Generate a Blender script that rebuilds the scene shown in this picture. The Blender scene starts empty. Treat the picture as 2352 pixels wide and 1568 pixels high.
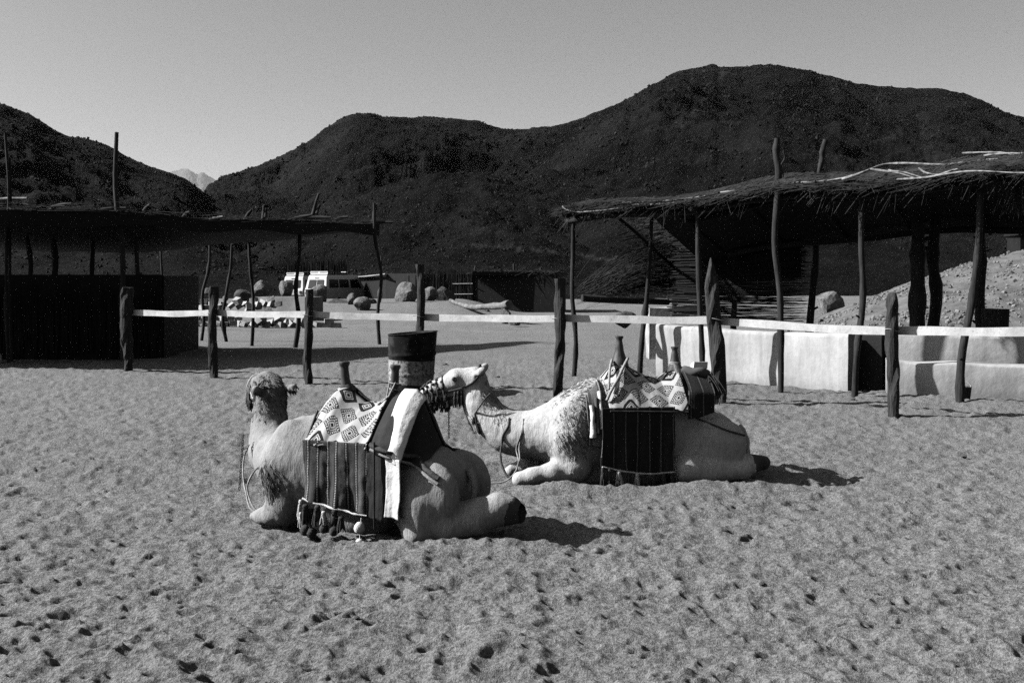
import bpy, math, random
import numpy as np
from mathutils import Vector, Matrix

# ------------------------------------------------------------------ camera, sky, sun, exposure
scene = bpy.context.scene
col = scene.collection
F, HZ, CX, CAMH = 2400.0, 640.0, 1176.0, 1.6      # focal length / horizon in a 2352-wide picture, eye height
cam_d = bpy.data.cameras.new('camera')
cam_d.sensor_width = 36.0
cam_d.lens = 36.0 * F / 2352.0
cam_d.shift_y = -(784.0 - HZ) / 2352.0
cam_d.clip_start = 0.05
cam_d.clip_end = 90000
cam = bpy.data.objects.new('camera', cam_d)
cam.location = (0, 0, CAMH)
cam.rotation_euler = (math.pi / 2, 0, 0)
col.objects.link(cam)
scene.camera = cam

SUN_EL, SUN_AZ = math.radians(36.0), math.radians(-90.8)   # azimuth from +Y, clockwise
world = bpy.data.worlds.new('World')
scene.world = world
world.use_nodes = True
wt = world.node_tree
wt.nodes.clear()
sky = wt.nodes.new('ShaderNodeTexSky')
sky.sky_type = 'NISHITA'
sky.sun_disc = False
sky.sun_elevation = SUN_EL
sky.sun_rotation = SUN_AZ
sky.air_density = 1.0
sky.dust_density = 2.2
sky.ozone_density = 1.0
sep = wt.nodes.new('ShaderNodeSeparateColor')              # black and white film behind a red filter
comb = wt.nodes.new('ShaderNodeCombineColor')
bg = wt.nodes.new('ShaderNodeBackground')
bg.inputs['Strength'].default_value = 0.051
wo = wt.nodes.new('ShaderNodeOutputWorld')
wt.links.new(sky.outputs[0], sep.inputs[0])
for i in range(3):
    wt.links.new(sep.outputs[0], comb.inputs[i])
wt.links.new(comb.outputs[0], bg.inputs['Color'])
wt.links.new(bg.outputs[0], wo.inputs['Surface'])

sun_d = bpy.data.lights.new('sun', 'SUN')
sun_d.energy = 5.0
sun_d.angle = math.radians(0.5)
sun_d.color = (1, 1, 1)
sun = bpy.data.objects.new('sun', sun_d)
sd = Vector((math.sin(SUN_AZ) * math.cos(SUN_EL), math.cos(SUN_AZ) * math.cos(SUN_EL), math.sin(SUN_EL)))
sun.rotation_euler = (-sd).to_track_quat('-Z', 'Y').to_euler()
sun.location = sd * 60
col.objects.link(sun)

vs = scene.view_settings
vs.view_transform = 'Standard'
vs.look = 'None'
vs.gamma = 1.0
vs.exposure = 1.3
vs.use_curve_mapping = False
scene.cycles.use_denoising = False
scene.cycles.max_bounces = 4
scene.cycles.diffuse_bounces = 0
scene.cycles.volume_bounces = 0

# ------------------------------------------------------------------ helpers
rng = np.random.default_rng(7)
random.seed(7)


def W(x, y, D):                     # picture point at a depth -> place
    return np.array([(x - CX) * D / F, D, CAMH - (y - HZ) * D / F])


def G(x, y, z=0.0):                 # picture point that stands on level ground
    D = (CAMH - z) * F / (y - HZ)
    return np.array([(x - CX) * D / F, D, z])


def _hash(ix, iy, iz, seed):
    h = (ix.astype(np.int64) * 374761393 + iy.astype(np.int64) * 668265263 + iz.astype(np.int64) * 1274126177 + seed * 974634777) & 0xFFFFFFFF
    h = ((h ^ (h >> 13)) * 1274126177) & 0xFFFFFFFF
    h = (h ^ (h >> 16)) & 0xFFFFFF
    return h.astype(np.float64) / 0xFFFFFF


def noise2(x, y, seed=0):
    x = np.asarray(x, float); y = np.asarray(y, float)
    ix, iy = np.floor(x), np.floor(y)
    fx, fy = x - ix, y - iy
    fx = fx * fx * (3 - 2 * fx); fy = fy * fy * (3 - 2 * fy)
    z = np.zeros_like(ix)
    a = _hash(ix, iy, z, seed); b = _hash(ix + 1, iy, z, seed)
    c = _hash(ix, iy + 1, z, seed); d = _hash(ix + 1, iy + 1, z, seed)
    return (a + (b - a) * fx) * (1 - fy) + (c + (d - c) * fx) * fy


def fbm2(x, y, octv=4, seed=0, gain=0.5):
    s = 0; a = 1; t = 0
    for i in range(octv):
        s = s + a * (noise2(x, y, seed + i * 17) - 0.5); t += a
        x = x * 2.03 + 11.3; y = y * 2.03 - 7.1; a *= gain
    return s / t * 2


def noise3(p, seed=0):
    i = np.floor(p); f = p - i; f = f * f * (3 - 2 * f)
    ix, iy, iz = i[..., 0], i[..., 1], i[..., 2]
    r = 0
    for dx in (0, 1):
        for dy in (0, 1):
            for dz in (0, 1):
                w = (f[..., 0] if dx else 1 - f[..., 0]) * (f[..., 1] if dy else 1 - f[..., 1]) * (f[..., 2] if dz else 1 - f[..., 2])
                r = r + w * _hash(ix + dx, iy + dy, iz + dz, seed)
    return r


def fbm3(p, octv=3, seed=0):
    s = 0; a = 1; t = 0
    for i in range(octv):
        s = s + a * (noise3(p, seed + 31 * i) - 0.5); t += a
        p = p * 2.07 + 3.7; a *= 0.5
    return s / t * 2


def sstep(a, b, x):
    t = np.clip((x - a) / (b - a), 0, 1)
    return t * t * (3 - 2 * t)


def mesh_np(name, V, Fc, smooth=True):
    """V (n,3); Fc (m,3) or (m,4) index array, or a list of such arrays"""
    me = bpy.data.meshes.new(name)
    V = np.ascontiguousarray(V, np.float32)
    fl = Fc if isinstance(Fc, list) else [Fc]
    fl = [np.asarray(f, np.int32) for f in fl if len(f)]
    loops = np.concatenate([f.ravel() for f in fl])
    tot = np.concatenate([np.full(len(f), f.shape[1], np.int32) for f in fl])
    start = np.concatenate([[0], np.cumsum(tot)[:-1]]).astype(np.int32)
    me.vertices.add(len(V)); me.vertices.foreach_set('co', V.ravel())
    me.loops.add(len(loops)); me.loops.foreach_set('vertex_index', loops)
    me.polygons.add(len(tot)); me.polygons.foreach_set('loop_start', start); me.polygons.foreach_set('loop_total', tot)
    me.polygons.foreach_set('use_smooth', np.full(len(tot), bool(smooth)))
    me.update(calc_edges=True)
    me.validate()
    return me


def link(name, me, m=None, parent=None, loc=(0, 0, 0), rot=(0, 0, 0)):
    o = bpy.data.objects.new(name, me)
    col.objects.link(o)
    if m is not None and me is not None and not me.materials:
        me.materials.append(m)
    o.location = loc; o.rotation_euler = rot
    o.parent = parent
    return o


def tag(o, label=None, cat=None, group=None, kind=None):
    if label: o['label'] = label
    if cat: o['category'] = cat
    if group: o['group'] = group
    if kind: o['kind'] = kind
    return o


def empty(name, loc=(0, 0, 0), rz=0.0):
    o = bpy.data.objects.new(name, None)
    col.objects.link(o)
    o.location = loc; o.rotation_euler = (0, 0, rz)
    o.empty_display_size = 0.1
    return o


def copy_tree(o, parent=None):
    c = o.copy(); col.objects.link(c); c.parent = parent
    for ch in list(o.children):
        copy_tree(ch, c)
    return c


class MB:
    """collects polygons of one mesh"""
    def __init__(s): s.V = []; s.Q = []; s.T = []; s.n = 0

    def add(s, V, Fc):
        V = np.asarray(V, float); Fc = np.asarray(Fc)
        s.V.append(V)
        (s.Q if Fc.shape[1] == 4 else s.T).append(Fc + s.n)
        s.n += len(V)
        return s

    def box(s, c, size, R=None, taper=1.0, jit=0.0):
        h = np.array(size) / 2
        P = np.array([[x, y, z] for z in (-1, 1) for y in (-1, 1) for x in (-1, 1)], float) * h
        P[4:, :2] *= taper
        if jit: P += rng.normal(0, jit, P.shape)
        if R is not None: P = P @ np.asarray(R).T
        return s.add(P + np.asarray(c), [[0, 2, 3, 1], [4, 5, 7, 6], [0, 1, 5, 4], [2, 6, 7, 3], [0, 4, 6, 2], [1, 3, 7, 5]])

    def tube(s, pts, rad, sides=8, cap=True, rough=0.0, seed=0, flat=1.0):
        P = np.asarray(pts, float); n = len(P)
        r = np.broadcast_to(np.asarray(rad, float), (n,)) if np.ndim(rad) <= 1 else rad
        T = np.gradient(P, axis=0); T /= np.linalg.norm(T, axis=1)[:, None] + 1e-12
        up = np.array([0, 0, 1.0]) if abs(T[0, 2]) < 0.9 else np.array([1.0, 0, 0])
        u = np.cross(T[0], up); u /= np.linalg.norm(u)
        rows = []
        for i in range(n):
            u = u - T[i] * (u @ T[i]); u /= np.linalg.norm(u) + 1e-12
            v = np.cross(T[i], u)
            a = np.arange(sides) * 2 * math.pi / sides
            rr = np.full(sides, r[i])
            if rough:
                rr = rr * (1 + rough * 2 * (noise2(np.cos(a) * 1.3 + 5 + seed * 7.7, np.sin(a) * 1.3 + i * 0.45 + seed, seed) - 0.5))
            rows.append(P[i] + np.cos(a)[:, None] * u * rr[:, None] + np.sin(a)[:, None] * v * (rr * flat)[:, None])
        V = np.concatenate(rows)
        i, j = np.meshgrid(np.arange(n - 1), np.arange(sides), indexing='ij')
        j2 = (j + 1) % sides
        Q = np.stack([i * sides + j, i * sides + j2, (i + 1) * sides + j2, (i + 1) * sides + j], -1).reshape(-1, 4)
        s.add(V, Q)
        if cap:
            for k, rev in ((0, True), (n - 1, False)):
                c = V[k * sides:(k + 1) * sides]
                VV = np.vstack([c, P[k][None]])
                t = [[(q + 1) % sides, q, sides] if rev else [q, (q + 1) % sides, sides] for q in range(sides)]
                s.add(VV, t)
        return s

    def lathe(s, prof, c=(0, 0, 0), sides=16, R=None, star=0.0, lobes=8):
        prof = np.asarray(prof, float)
        a = np.arange(sides) * 2 * math.pi / sides
        k = 1 + star * np.cos(a * lobes)
        V = np.stack([prof[:, 0][:, None] * np.cos(a) * k, prof[:, 0][:, None] * np.sin(a) * k, np.repeat(prof[:, 1][:, None], sides, 1)], -1).reshape(-1, 3)
        if R is not None: V = V @ np.asarray(R).T
        V = V + np.asarray(c)
        n = len(prof)
        i, j = np.meshgrid(np.arange(n - 1), np.arange(sides), indexing='ij')
        j2 = (j + 1) % sides
        Q = np.stack([i * sides + j, i * sides + j2, (i + 1) * sides + j2, (i + 1) * sides + j], -1).reshape(-1, 4)
        return s.add(V, Q)

    def data(s, name, smooth=True):
        fl = []
        if s.Q: fl.append(np.concatenate(s.Q))
        if s.T: fl.append(np.concatenate(s.T))
        return mesh_np(name, np.concatenate(s.V), fl, smooth)

    def build(s, name, m, parent=None, smooth=True, **k):
        return link(name, s.data(name, smooth), m, parent, **k)


def spline(pts, n=24):
    P = np.asarray(pts, float)
    P = np.vstack([2 * P[0] - P[1], P, 2 * P[-1] - P[-2]])
    out = []
    segs = len(P) - 3
    for q in np.linspace(0, segs - 1e-6, n):
        i = int(q); t = q - i
        a, b, c, d = P[i:i + 4]
        out.append(0.5 * (2 * b + (c - a) * t + (2 * a - 5 * b + 4 * c - d) * t * t + (-a + 3 * b - 3 * c + d) * t ** 3))
    return np.array(out)


def grid_quads(nr, nc, flip=False):
    i, j = np.meshgrid(np.arange(nr - 1), np.arange(nc - 1), indexing='ij')
    q = np.stack([i * nc + j, i * nc + j + 1, (i + 1) * nc + j + 1, (i + 1) * nc + j], -1).reshape(-1, 4)
    return q[:, ::-1] if flip else q


def set_uv(me, uv):
    lay = me.uv_layers.new(name='UVMap')
    li = np.empty(len(me.loops), np.int32); me.loops.foreach_get('vertex_index', li)
    lay.data.foreach_set('uv', np.asarray(uv, np.float32)[li].ravel())


def set_attr(me, name, val):
    a = me.attributes.new(name, 'FLOAT', 'POINT')
    a.data.foreach_set('value', np.asarray(val, np.float32))


def strands(P0, P1, rad, sag=0.0, segs=2, tip=0.4):
    """many thin reeds as three-sided rods: one mesh's arrays"""
    P0 = np.asarray(P0, float); P1 = np.asarray(P1, float); n = len(P0)
    rad = np.broadcast_to(np.asarray(rad, float), (n,)); sag = np.broadcast_to(np.asarray(sag, float), (n,))
    d = P1 - P0; L = np.linalg.norm(d, axis=1); T = d / L[:, None]
    up = np.where(np.abs(T[:, 2:3]) < 0.9, np.array([[0, 0, 1.0]]), np.array([[1.0, 0, 0]]))
    u = np.cross(T, up); u /= np.linalg.norm(u, axis=1)[:, None]
    v = np.cross(T, u)
    V = np.zeros((n, segs + 1, 3, 3))
    for k in range(segs + 1):
        t = k / segs
        c = P0 + d * t; c = c + np.array([0, 0, 1.0]) * (-4 * sag * t * (1 - t))[:, None]
        r = rad * (1 - (1 - tip) * t)
        for q in range(3):
            a = q * 2.0944 + 0.4
            V[:, k, q] = c + u * (r * math.cos(a))[:, None] + v * (r * math.sin(a))[:, None]
    base = (np.arange(n) * (segs + 1) * 3)[:, None]
    Q = []
    for k in range(segs):
        for q in range(3):
            q2 = (q + 1) % 3
            Q.append(base + np.array([[k * 3 + q, k * 3 + q2, (k + 1) * 3 + q2, (k + 1) * 3 + q]]))
    return V.reshape(-1, 3), np.concatenate(Q)


# ------------------------------------------------------------------ materials
class NX:
    """tiny expression builder for math nodes"""
    def __init__(s, t, sock): s.t = t; s.k = sock

    def _op(s, op, *o):
        n = s.t.nodes.new('ShaderNodeMath'); n.operation = op
        for i, x in enumerate((s,) + o):
            if isinstance(x, NX): s.t.links.new(x.k, n.inputs[i])
            else: n.inputs[i].default_value = float(x)
        return NX(s.t, n.outputs[0])

    def __add__(s, o): return s._op('ADD', o)
    def __radd__(s, o): return s._op('ADD', o)
    def __sub__(s, o): return s._op('SUBTRACT', o)
    def __mul__(s, o): return s._op('MULTIPLY', o)
    def __rmul__(s, o): return s._op('MULTIPLY', o)
    def __truediv__(s, o): return s._op('DIVIDE', o)
    def lt(s, o): return s._op('LESS_THAN', o)
    def gt(s, o): return s._op('GREATER_THAN', o)
    def floor(s): return s._op('FLOOR')
    def fract(s): return s._op('FRACT')
    def abs(s): return s._op('ABSOLUTE')
    def max(s, o): return s._op('MAXIMUM', o)
    def min(s, o): return s._op('MINIMUM', o)
    def mod(s, o): return s._op('FLOORED_MODULO', o)
    def sin(s): return s._op('SINE')
    def inv(s): return s * -1.0 + 1.0
    def pick(s, a, b):              # s ? a : b
        A = a if isinstance(a, NX) else None
        return (s * a) + (s.inv() * b)


def new_mat(name):
    m = bpy.data.materials.new(name); m.use_nodes = True
    t = m.node_tree; t.nodes.clear()
    out = t.nodes.new('ShaderNodeOutputMaterial')
    b = t.nodes.new('ShaderNodeBsdfPrincipled')
    t.links.new(b.outputs[0], out.inputs[0])
    return m, t, b


def coord(t, kind='Object', scale=(1, 1, 1)):
    tc = t.nodes.new('ShaderNodeTexCoord'); mp = t.nodes.new('ShaderNodeMapping')
    mp.inputs['Scale'].default_value = scale
    t.links.new(tc.outputs[kind], mp.inputs[0])
    return mp.outputs[0]


def ntex(t, vec, scale, detail=4, rough=0.6, dist=0.0):
    n = t.nodes.new('ShaderNodeTexNoise')
    n.inputs['Scale'].default_value = scale; n.inputs['Detail'].default_value = detail
    n.inputs['Roughness'].default_value = rough; n.inputs['Distortion'].default_value = dist
    t.links.new(vec, n.inputs['Vector'])
    return NX(t, n.outputs[0])


def remap(x, a, b, lo, hi):
    n = x.t.nodes.new('ShaderNodeMapRange'); n.clamp = True
    x.t.links.new(x.k, n.inputs[0])
    for i, v in zip((1, 2, 3, 4), (a, b, lo, hi)): n.inputs[i].default_value = v
    return NX(x.t, n.outputs[0])


def grey(t, b, val):
    c = t.nodes.new('ShaderNodeCombineColor')
    for i in range(3):
        t.links.new(val.k, c.inputs[i])
    t.links.new(c.outputs[0], b.inputs['Base Color'])


def bump(t, b, h, strength, dist):
    n = t.nodes.new('ShaderNodeBump'); n.inputs['Strength'].default_value = strength; n.inputs['Distance'].default_value = dist
    t.links.new(h.k, n.inputs['Height'])
    t.links.new(n.outputs[0], b.inputs['Normal'])


def attr(t, name):
    a = t.nodes.new('ShaderNodeAttribute'); a.attribute_name = name
    return NX(t, a.outputs['Fac'])


def mat(name, lo, hi, scale=6, rough=0.85, stretch=(1, 1, 1), bs=None, bd=0.004, bst=0.6, detail=5, spec=0.2, metal=0.0):
    m, t, b = new_mat(name)
    v = coord(t, 'Object', stretch)
    n = ntex(t, v, scale, detail)
    grey(t, b, remap(n, 0.3, 0.7, lo, hi))
    b.inputs['Roughness'].default_value = rough
    b.inputs['Specular IOR Level'].default_value = spec
    b.inputs['Metallic'].default_value = metal
    if bs:
        bump(t, b, ntex(t, v, bs, 6, 0.7), bst, bd)
    return m


M = {}
M['post'] = mat('weathered_post_wood', 0.006, 0.045, 5, stretch=(9, 9, 0.7), bs=7, bd=0.02, bst=1.0)
M['pole'] = mat('bark_pole_wood', 0.005, 0.032, 6, stretch=(6, 6, 0.6), bs=8, bd=0.01, bst=0.8)
M['darkpole'] = mat('shaded_pole_wood', 0.008, 0.03, 6, stretch=(6, 6, 0.6), bs=8, bd=0.01, bst=0.8)
M['stick'] = mat('bleached_stick', 0.04, 0.26, 14, stretch=(1, 1, 1), bs=18, bd=0.006)
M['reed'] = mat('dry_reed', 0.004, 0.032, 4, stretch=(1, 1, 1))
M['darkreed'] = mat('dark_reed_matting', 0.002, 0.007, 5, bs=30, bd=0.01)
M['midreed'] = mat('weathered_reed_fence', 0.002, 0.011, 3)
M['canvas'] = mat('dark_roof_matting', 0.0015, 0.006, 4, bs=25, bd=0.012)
M['rock'] = mat('granite_boulder', 0.05, 0.17, 3, bs=6, bd=0.05, bst=0.9)
M['darkrock'] = mat('dark_boulder', 0.02, 0.07, 3, bs=6, bd=0.05, bst=0.9)
M['block'] = mat('rough_white_block', 0.18, 0.36, 5, bs=12, bd=0.03)
M['tank'] = mat('stained_cement_tank', 0.10, 0.22, 1.6, bs=14, bd=0.01)
M['carwhite'] = mat('white_car_paint', 0.38, 0.46, 2, rough=0.35, spec=0.5)
M['glass'] = mat('dark_car_glass', 0.004, 0.008, 2, rough=0.4, spec=0.15)
M['rubber'] = mat('black_rubber', 0.012, 0.02, 6)
M['rackblack'] = mat('black_rack_steel', 0.02, 0.04, 6, rough=0.5)
M['rackwhite'] = mat('white_rack_steel', 0.6, 0.7, 6, rough=0.5)
M['wood_dark'] = mat('saddle_horn_wood', 0.015, 0.06, 10, rough=0.5, stretch=(6, 6, 1), bs=14, bd=0.004)
M['leather'] = mat('worn_dark_leather', 0.012, 0.04, 12, rough=0.6, bs=30, bd=0.004)
M['rope'] = mat('pale_rope', 0.14, 0.30, 60, bs=120, bd=0.004, bst=1)
M['darkrope'] = mat('dark_rope', 0.03, 0.07, 60, bs=120, bd=0.004, bst=1)
M['wire'] = mat('tie_wire', 0.25, 0.4, 30, rough=0.5)
M['chain'] = mat('iron_chain', 0.02, 0.05, 30, rough=0.45, metal=0.3)
M['tasseldark'] = mat('dark_wool', 0.012, 0.05, 60, bs=90, bd=0.006, bst=1)
M['tasselpale'] = mat('pale_wool', 0.3, 0.55, 60, bs=90, bd=0.006, bst=1)
M['whitecloth'] = mat('white_sackcloth', 0.42, 0.58, 8, bs=5, bd=0.03, bst=0.5)
M['darkcloth'] = mat('dark_saddlecloth', 0.010, 0.026, 8, bs=60, bd=0.006)
M['gapshade'] = mat('gap_shade_wall', 0.006, 0.014, 3, bs=12, bd=0.02)  # near-black, so the shade of the gap is in the colour
M['horn'] = mat('camel_foot_pad', 0.025, 0.06, 9, bs=22, bd=0.008)
M['eye'] = mat('dark_eye', 0.006, 0.012, 3, rough=0.08, spec=0.6)

# ------------------------------------------------------------------ ground
# a fine height map of trampled sand round the camels, sampled by the ground sheet
HX0, HX1, HY0, HY1, HR = -10.0, 10.0, 2.5, 24.0, 0.0125
hnx, hny = int((HX1 - HX0) / HR), int((HY1 - HY0) / HR)
hx = HX0 + np.arange(hnx) * HR
hy = HY0 + np.arange(hny) * HR
HM = np.zeros((hny, hnx), np.float32)


def lattice_noise(cell, amp, seed, ax=1.0):
    """smooth noise over the height map from a coarse random lattice"""
    r = np.random.default_rng(seed)
    cx = cell * ax
    nx, ny = int((HX1 - HX0) / cx) + 3, int((HY1 - HY0) / cell) + 3
    L = r.random((ny, nx)).astype(np.float32) - 0.5
    gx = (hx - HX0) / cx; gy = (hy - HY0) / cell
    ix = gx.astype(int); iy = gy.astype(int)
    fx = (gx - ix).astype(np.float32); fy = (gy - iy).astype(np.float32)
    fx = fx * fx * (3 - 2 * fx); fy = fy * fy * (3 - 2 * fy)
    A = L[:, ix] * (1 - fx) + L[:, ix + 1] * fx
    return amp * (A[iy] * (1 - fy)[:, None] + A[iy + 1] * fy[:, None])


for cell, amp, sd_ in ((1.1, 0.045, 1), (0.45, 0.020, 2), (0.2, 0.014, 3), (0.1, 0.014, 4), (0.05, 0.013, 5), (0.027, 0.009, 6)):
    HM += lattice_noise(cell, amp, sd_)
for cell, amp, sd_ in ((0.34, 0.026, 11), (0.17, 0.036, 12), (0.10, 0.036, 13), (0.06, 0.026, 14)):      # sharp little crests between scuffs
    HM -= np.abs(lattice_noise(cell, amp, sd_, 1.5)) * 1.5
HM -= HM.mean()
# hoof prints and scuffs
r_ = np.random.default_rng(21)
for k in range(34000):
    yy = HY0 + (HY1 - HY0) * r_.random() ** 1.35
    xx = (r_.random() * 2 - 1) * min(10, 0.62 * yy + 1.2)
    big = r_.random() < 0.025
    a = r_.uniform(0.045, 0.08) if big else r_.uniform(0.016, 0.042)
    b = a * r_.uniform(0.35, 0.7)
    dep = a * (r_.uniform(0.32, 0.5) if r_.random() < 0.22 else r_.uniform(0.08, 0.26))
    th = r_.normal(0.12, 0.28)
    R_ = a * 2.2
    i0, i1 = int((yy - R_ - HY0) / HR), int((yy + R_ - HY0) / HR)
    j0, j1 = int((xx - R_ - HX0) / HR), int((xx + R_ - HX0) / HR)
    if i0 < 0 or j0 < 0 or i1 >= hny or j1 >= hnx: continue
    X_, Y_ = np.meshgrid(hx[j0:j1] - xx, hy[i0:i1] - yy)
    c, s = math.cos(th), math.sin(th)
    u = (X_ * c + Y_ * s) / a; v = (-X_ * s + Y_ * c) / b
    q = u * u + v * v
    HM[i0:i1, j0:j1] += (-dep * np.exp(-q * q * 0.9) + dep * 0.55 * np.exp(-((np.sqrt(q) - 1.45) / 0.35) ** 2) * (0.6 - 0.4 * u / 1.5)).astype(np.float32)


def ground_big(X, Y):
    X = np.asarray(X, float); Y = np.asarray(Y, float)
    z = 0.05 * fbm2(X * 0.12, Y * 0.12, 3, 5) * sstep(4, 20, Y)
    # sandy bank with boulders behind the shelter
    z = z + 0.62 * sstep(36.5, 45.5, Y) * (1 - sstep(52, 60, Y)) * sstep(-17, -13, X) * (1 - sstep(-2.6, 0.6, X + 0.2 * fbm2(X * 0.5, Y * 0.5, 3, 9)))
    # pushed-up sand round the kneeling camels
    for (mx, my, sx, sy, h) in ((-0.62, 6.12, 0.50, 0.12, 0.055), (-1.0, 6.2, 0.3, 0.11, 0.04), (-0.1, 6.12, 0.35, 0.12, 0.05), (-1.5, 6.5, 0.3, 0.12, 0.04),
                                (1.45, 7.93, 0.32, 0.10, 0.07), (0.75, 7.93, 0.45, 0.09, 0.04), (2.0, 7.95, 0.3, 0.1, 0.04), (0.3, 7.95, 0.25, 0.09, 0.03)):
        z = z + (0.75 if my < 7 else 1.3) * h * np.exp(-((X - mx) / sx) ** 2 - ((Y - my) / sy) ** 2)
    return z


def ground_z(X, Y):
    X = np.asarray(X, float); Y = np.asarray(Y, float)
    z = ground_big(X, Y)
    gx = np.clip((X - HX0) / HR, 0, hnx - 2); gy = np.clip((Y - HY0) / HR, 0, hny - 2)
    ix = gx.astype(int); iy = gy.astype(int); fx = gx - ix; fy = gy - iy
    h = (HM[iy, ix] * (1 - fx) + HM[iy, ix + 1] * fx) * (1 - fy) + (HM[iy + 1, ix] * (1 - fx) + HM[iy + 1, ix + 1] * fx) * fy
    inside = sstep(HX0, HX0 + 0.8, X) * (1 - sstep(HX1 - 0.8, HX1, X)) * sstep(HY0, HY0 + 0.4, Y) * (1 - sstep(HY1 - 6, HY1, Y))
    far = 0.03 * fbm2(X * 1.3, Y * 1.3, 4, 13) * (1 - inside)
    calm = 1 - 0.25 * sstep(10, 18, Y)
    return z + h * inside * calm + far


def gz(x, y):
    return float(ground_z(np.array([x]), np.array([y]))[0])


ys = np.concatenate([np.linspace(-5, 3.0, 14)[:-1],
                     3840.0 / np.linspace(3840 / 3.0, 3840 / 22.0, 600),
                     22 * np.exp(np.linspace(0, math.log(2600 / 22.0), 110))[1:]])
uu = np.concatenate([-np.geomspace(4.0, 0.54, 22)[:-1], np.linspace(-0.54, 0.54, 840), np.geomspace(0.54, 4.0, 22)[1:]])
Yg = np.repeat(ys[:, None], len(uu), 1)
Xg = uu[None, :] * np.where(Yg > 0, Yg + 0.6, 0.6 + (Yg * 0) + (0 - Yg) * 0.9)
Zg = ground_z(Xg, Yg)
gme = mesh_np('ground', np.stack([Xg, Yg, Zg], -1).reshape(-1, 3), grid_quads(len(ys), len(uu)))
m, t, b = new_mat('trampled_desert_sand')
v = coord(t, 'Object')
n1 = ntex(t, v, 0.5, 5); n2 = ntex(t, v, 60, 4, 0.7); n3 = ntex(t, v, 9, 5, 0.7)
val = remap(n1, 0.3, 0.7, 0.122, 0.152) * remap(n2, 0.36, 0.64, 0.5, 1.5) * remap(n3, 0.3, 0.7, 0.94, 1.06)
grey(t, b, val)
b.inputs['Roughness'].default_value = 0.95
b.inputs['Specular IOR Level'].default_value = 0.1
hh = n2 * 0.020 + ntex(t, v, 150, 3, 0.7) * 0.008 + n3 * 0.006
bump(t, b, hh, 1.0, 1.0)
M['sand'] = m
tag(link('ground', gme, M['sand']), 'trampled pale sand covered with hoof prints and scuffs', kind='structure')

# ------------------------------------------------------------------ hills
m, t, b = new_mat('dark_rocky_hillside')
v = coord(t, 'Object')
n1 = ntex(t, v, 0.02, 6, 0.65); n2 = ntex(t, v, 0.6, 6, 0.75); n3 = ntex(t, v, 0.15, 5, 0.7)
val = remap(n1, 0.4, 0.64, 0.0005, 0.0075) * remap(n2, 0.3, 0.75, 0.45, 1.6) * remap(n3, 0.3, 0.7, 0.7, 1.3)  # patch contrast raised so the colour suggests sunlit grey slopes
trk = attr(t, 'pale')
val = val * trk.inv() + trk * remap(n2, 0.3, 0.7, 0.02, 0.05)
grey(t, b, val)
b.inputs['Roughness'].default_value = 0.95
b.inputs['Specular IOR Level'].default_value = 0.05
bump(t, b, n2 * 0.9 + n3 * 0.8, 1.0, 1.0)
M['hill'] = m
m, t, b = new_mat('hillside_stones')
v = coord(t, 'Object'); n1 = ntex(t, v, 0.35, 3)
grey(t, b, remap(n1, 0.45, 0.70, 0.001, 0.026)); b.inputs['Roughness'].default_value = 0.9; b.inputs['Specular IOR Level'].default_value = 0.1
M['hillrock'] = m
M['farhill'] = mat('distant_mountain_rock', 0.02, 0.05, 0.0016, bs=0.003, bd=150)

ICO_V, ICO_F = None, None


def _ico():
    global ICO_V, ICO_F
    p = (1 + 5 ** 0.5) / 2
    V = np.array([[-1, p, 0], [1, p, 0], [-1, -p, 0], [1, -p, 0], [0, -1, p], [0, 1, p], [0, -1, -p], [0, 1, -p], [p, 0, -1], [p, 0, 1], [-p, 0, -1], [-p, 0, 1]], float)
    ICO_V = V / np.linalg.norm(V[0])
    ICO_F = np.array([[0, 11, 5], [0, 5, 1], [0, 1, 7], [0, 7, 10], [0, 10, 11], [1, 5, 9], [5, 11, 4], [11, 10, 2], [10, 7, 6], [7, 1, 8],
                      [3, 9, 4], [3, 4, 2], [3, 2, 6], [3, 6, 8], [3, 8, 9], [4, 9, 5], [2, 4, 11], [6, 2, 10], [8, 6, 7], [9, 8, 1]])


_ico()


OCT_V = np.array([[1, 0, 0], [-1, 0, 0], [0, 1, 0], [0, -1, 0], [0, 0, 1], [0, 0, -1]], float)
OCT_F = np.array([[0, 2, 4], [2, 1, 4], [1, 3, 4], [3, 0, 4], [2, 0, 5], [1, 2, 5], [3, 1, 5], [0, 3, 5]])


def stones_arrays(P, S, seed=0, tiny=False):
    """many small angular stones in one mesh"""
    r = np.random.default_rng(seed); n = len(P)
    sc = S[:, None] * r.uniform(0.6, 1.2, (n, 3))
    BV, BF = (OCT_V, OCT_F) if tiny else (ICO_V, ICO_F)
    V = BV[None] * (1 + r.uniform(-0.28, 0.28, (n, len(BV), 1)))
    A = r.normal(size=(n, 3, 3)); Q, _ = np.linalg.qr(A)
    V = np.einsum('nij,nkj->nki', Q, V) * sc[:, None, :]
    V = V + P[:, None, :]
    Fc = BF[None] + (np.arange(n) * len(BV))[:, None, None]
    return V.reshape(-1, 3), Fc.reshape(-1, 3)


def polyline_dist(px, py, pts):
    d = np.full(px.shape, 1e9)
    for (x0, y0), (x1, y1) in zip(pts[:-1], pts[1:]):
        dx, dy = x1 - x0, y1 - y0
        tt = np.clip(((px - x0) * dx + (py - y0) * dy) / (dx * dx + dy * dy), 0, 1)
        d = np.minimum(d, np.hypot(px - x0 - dx * tt, (py - y0 - dy * tt)))
    return d


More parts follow.
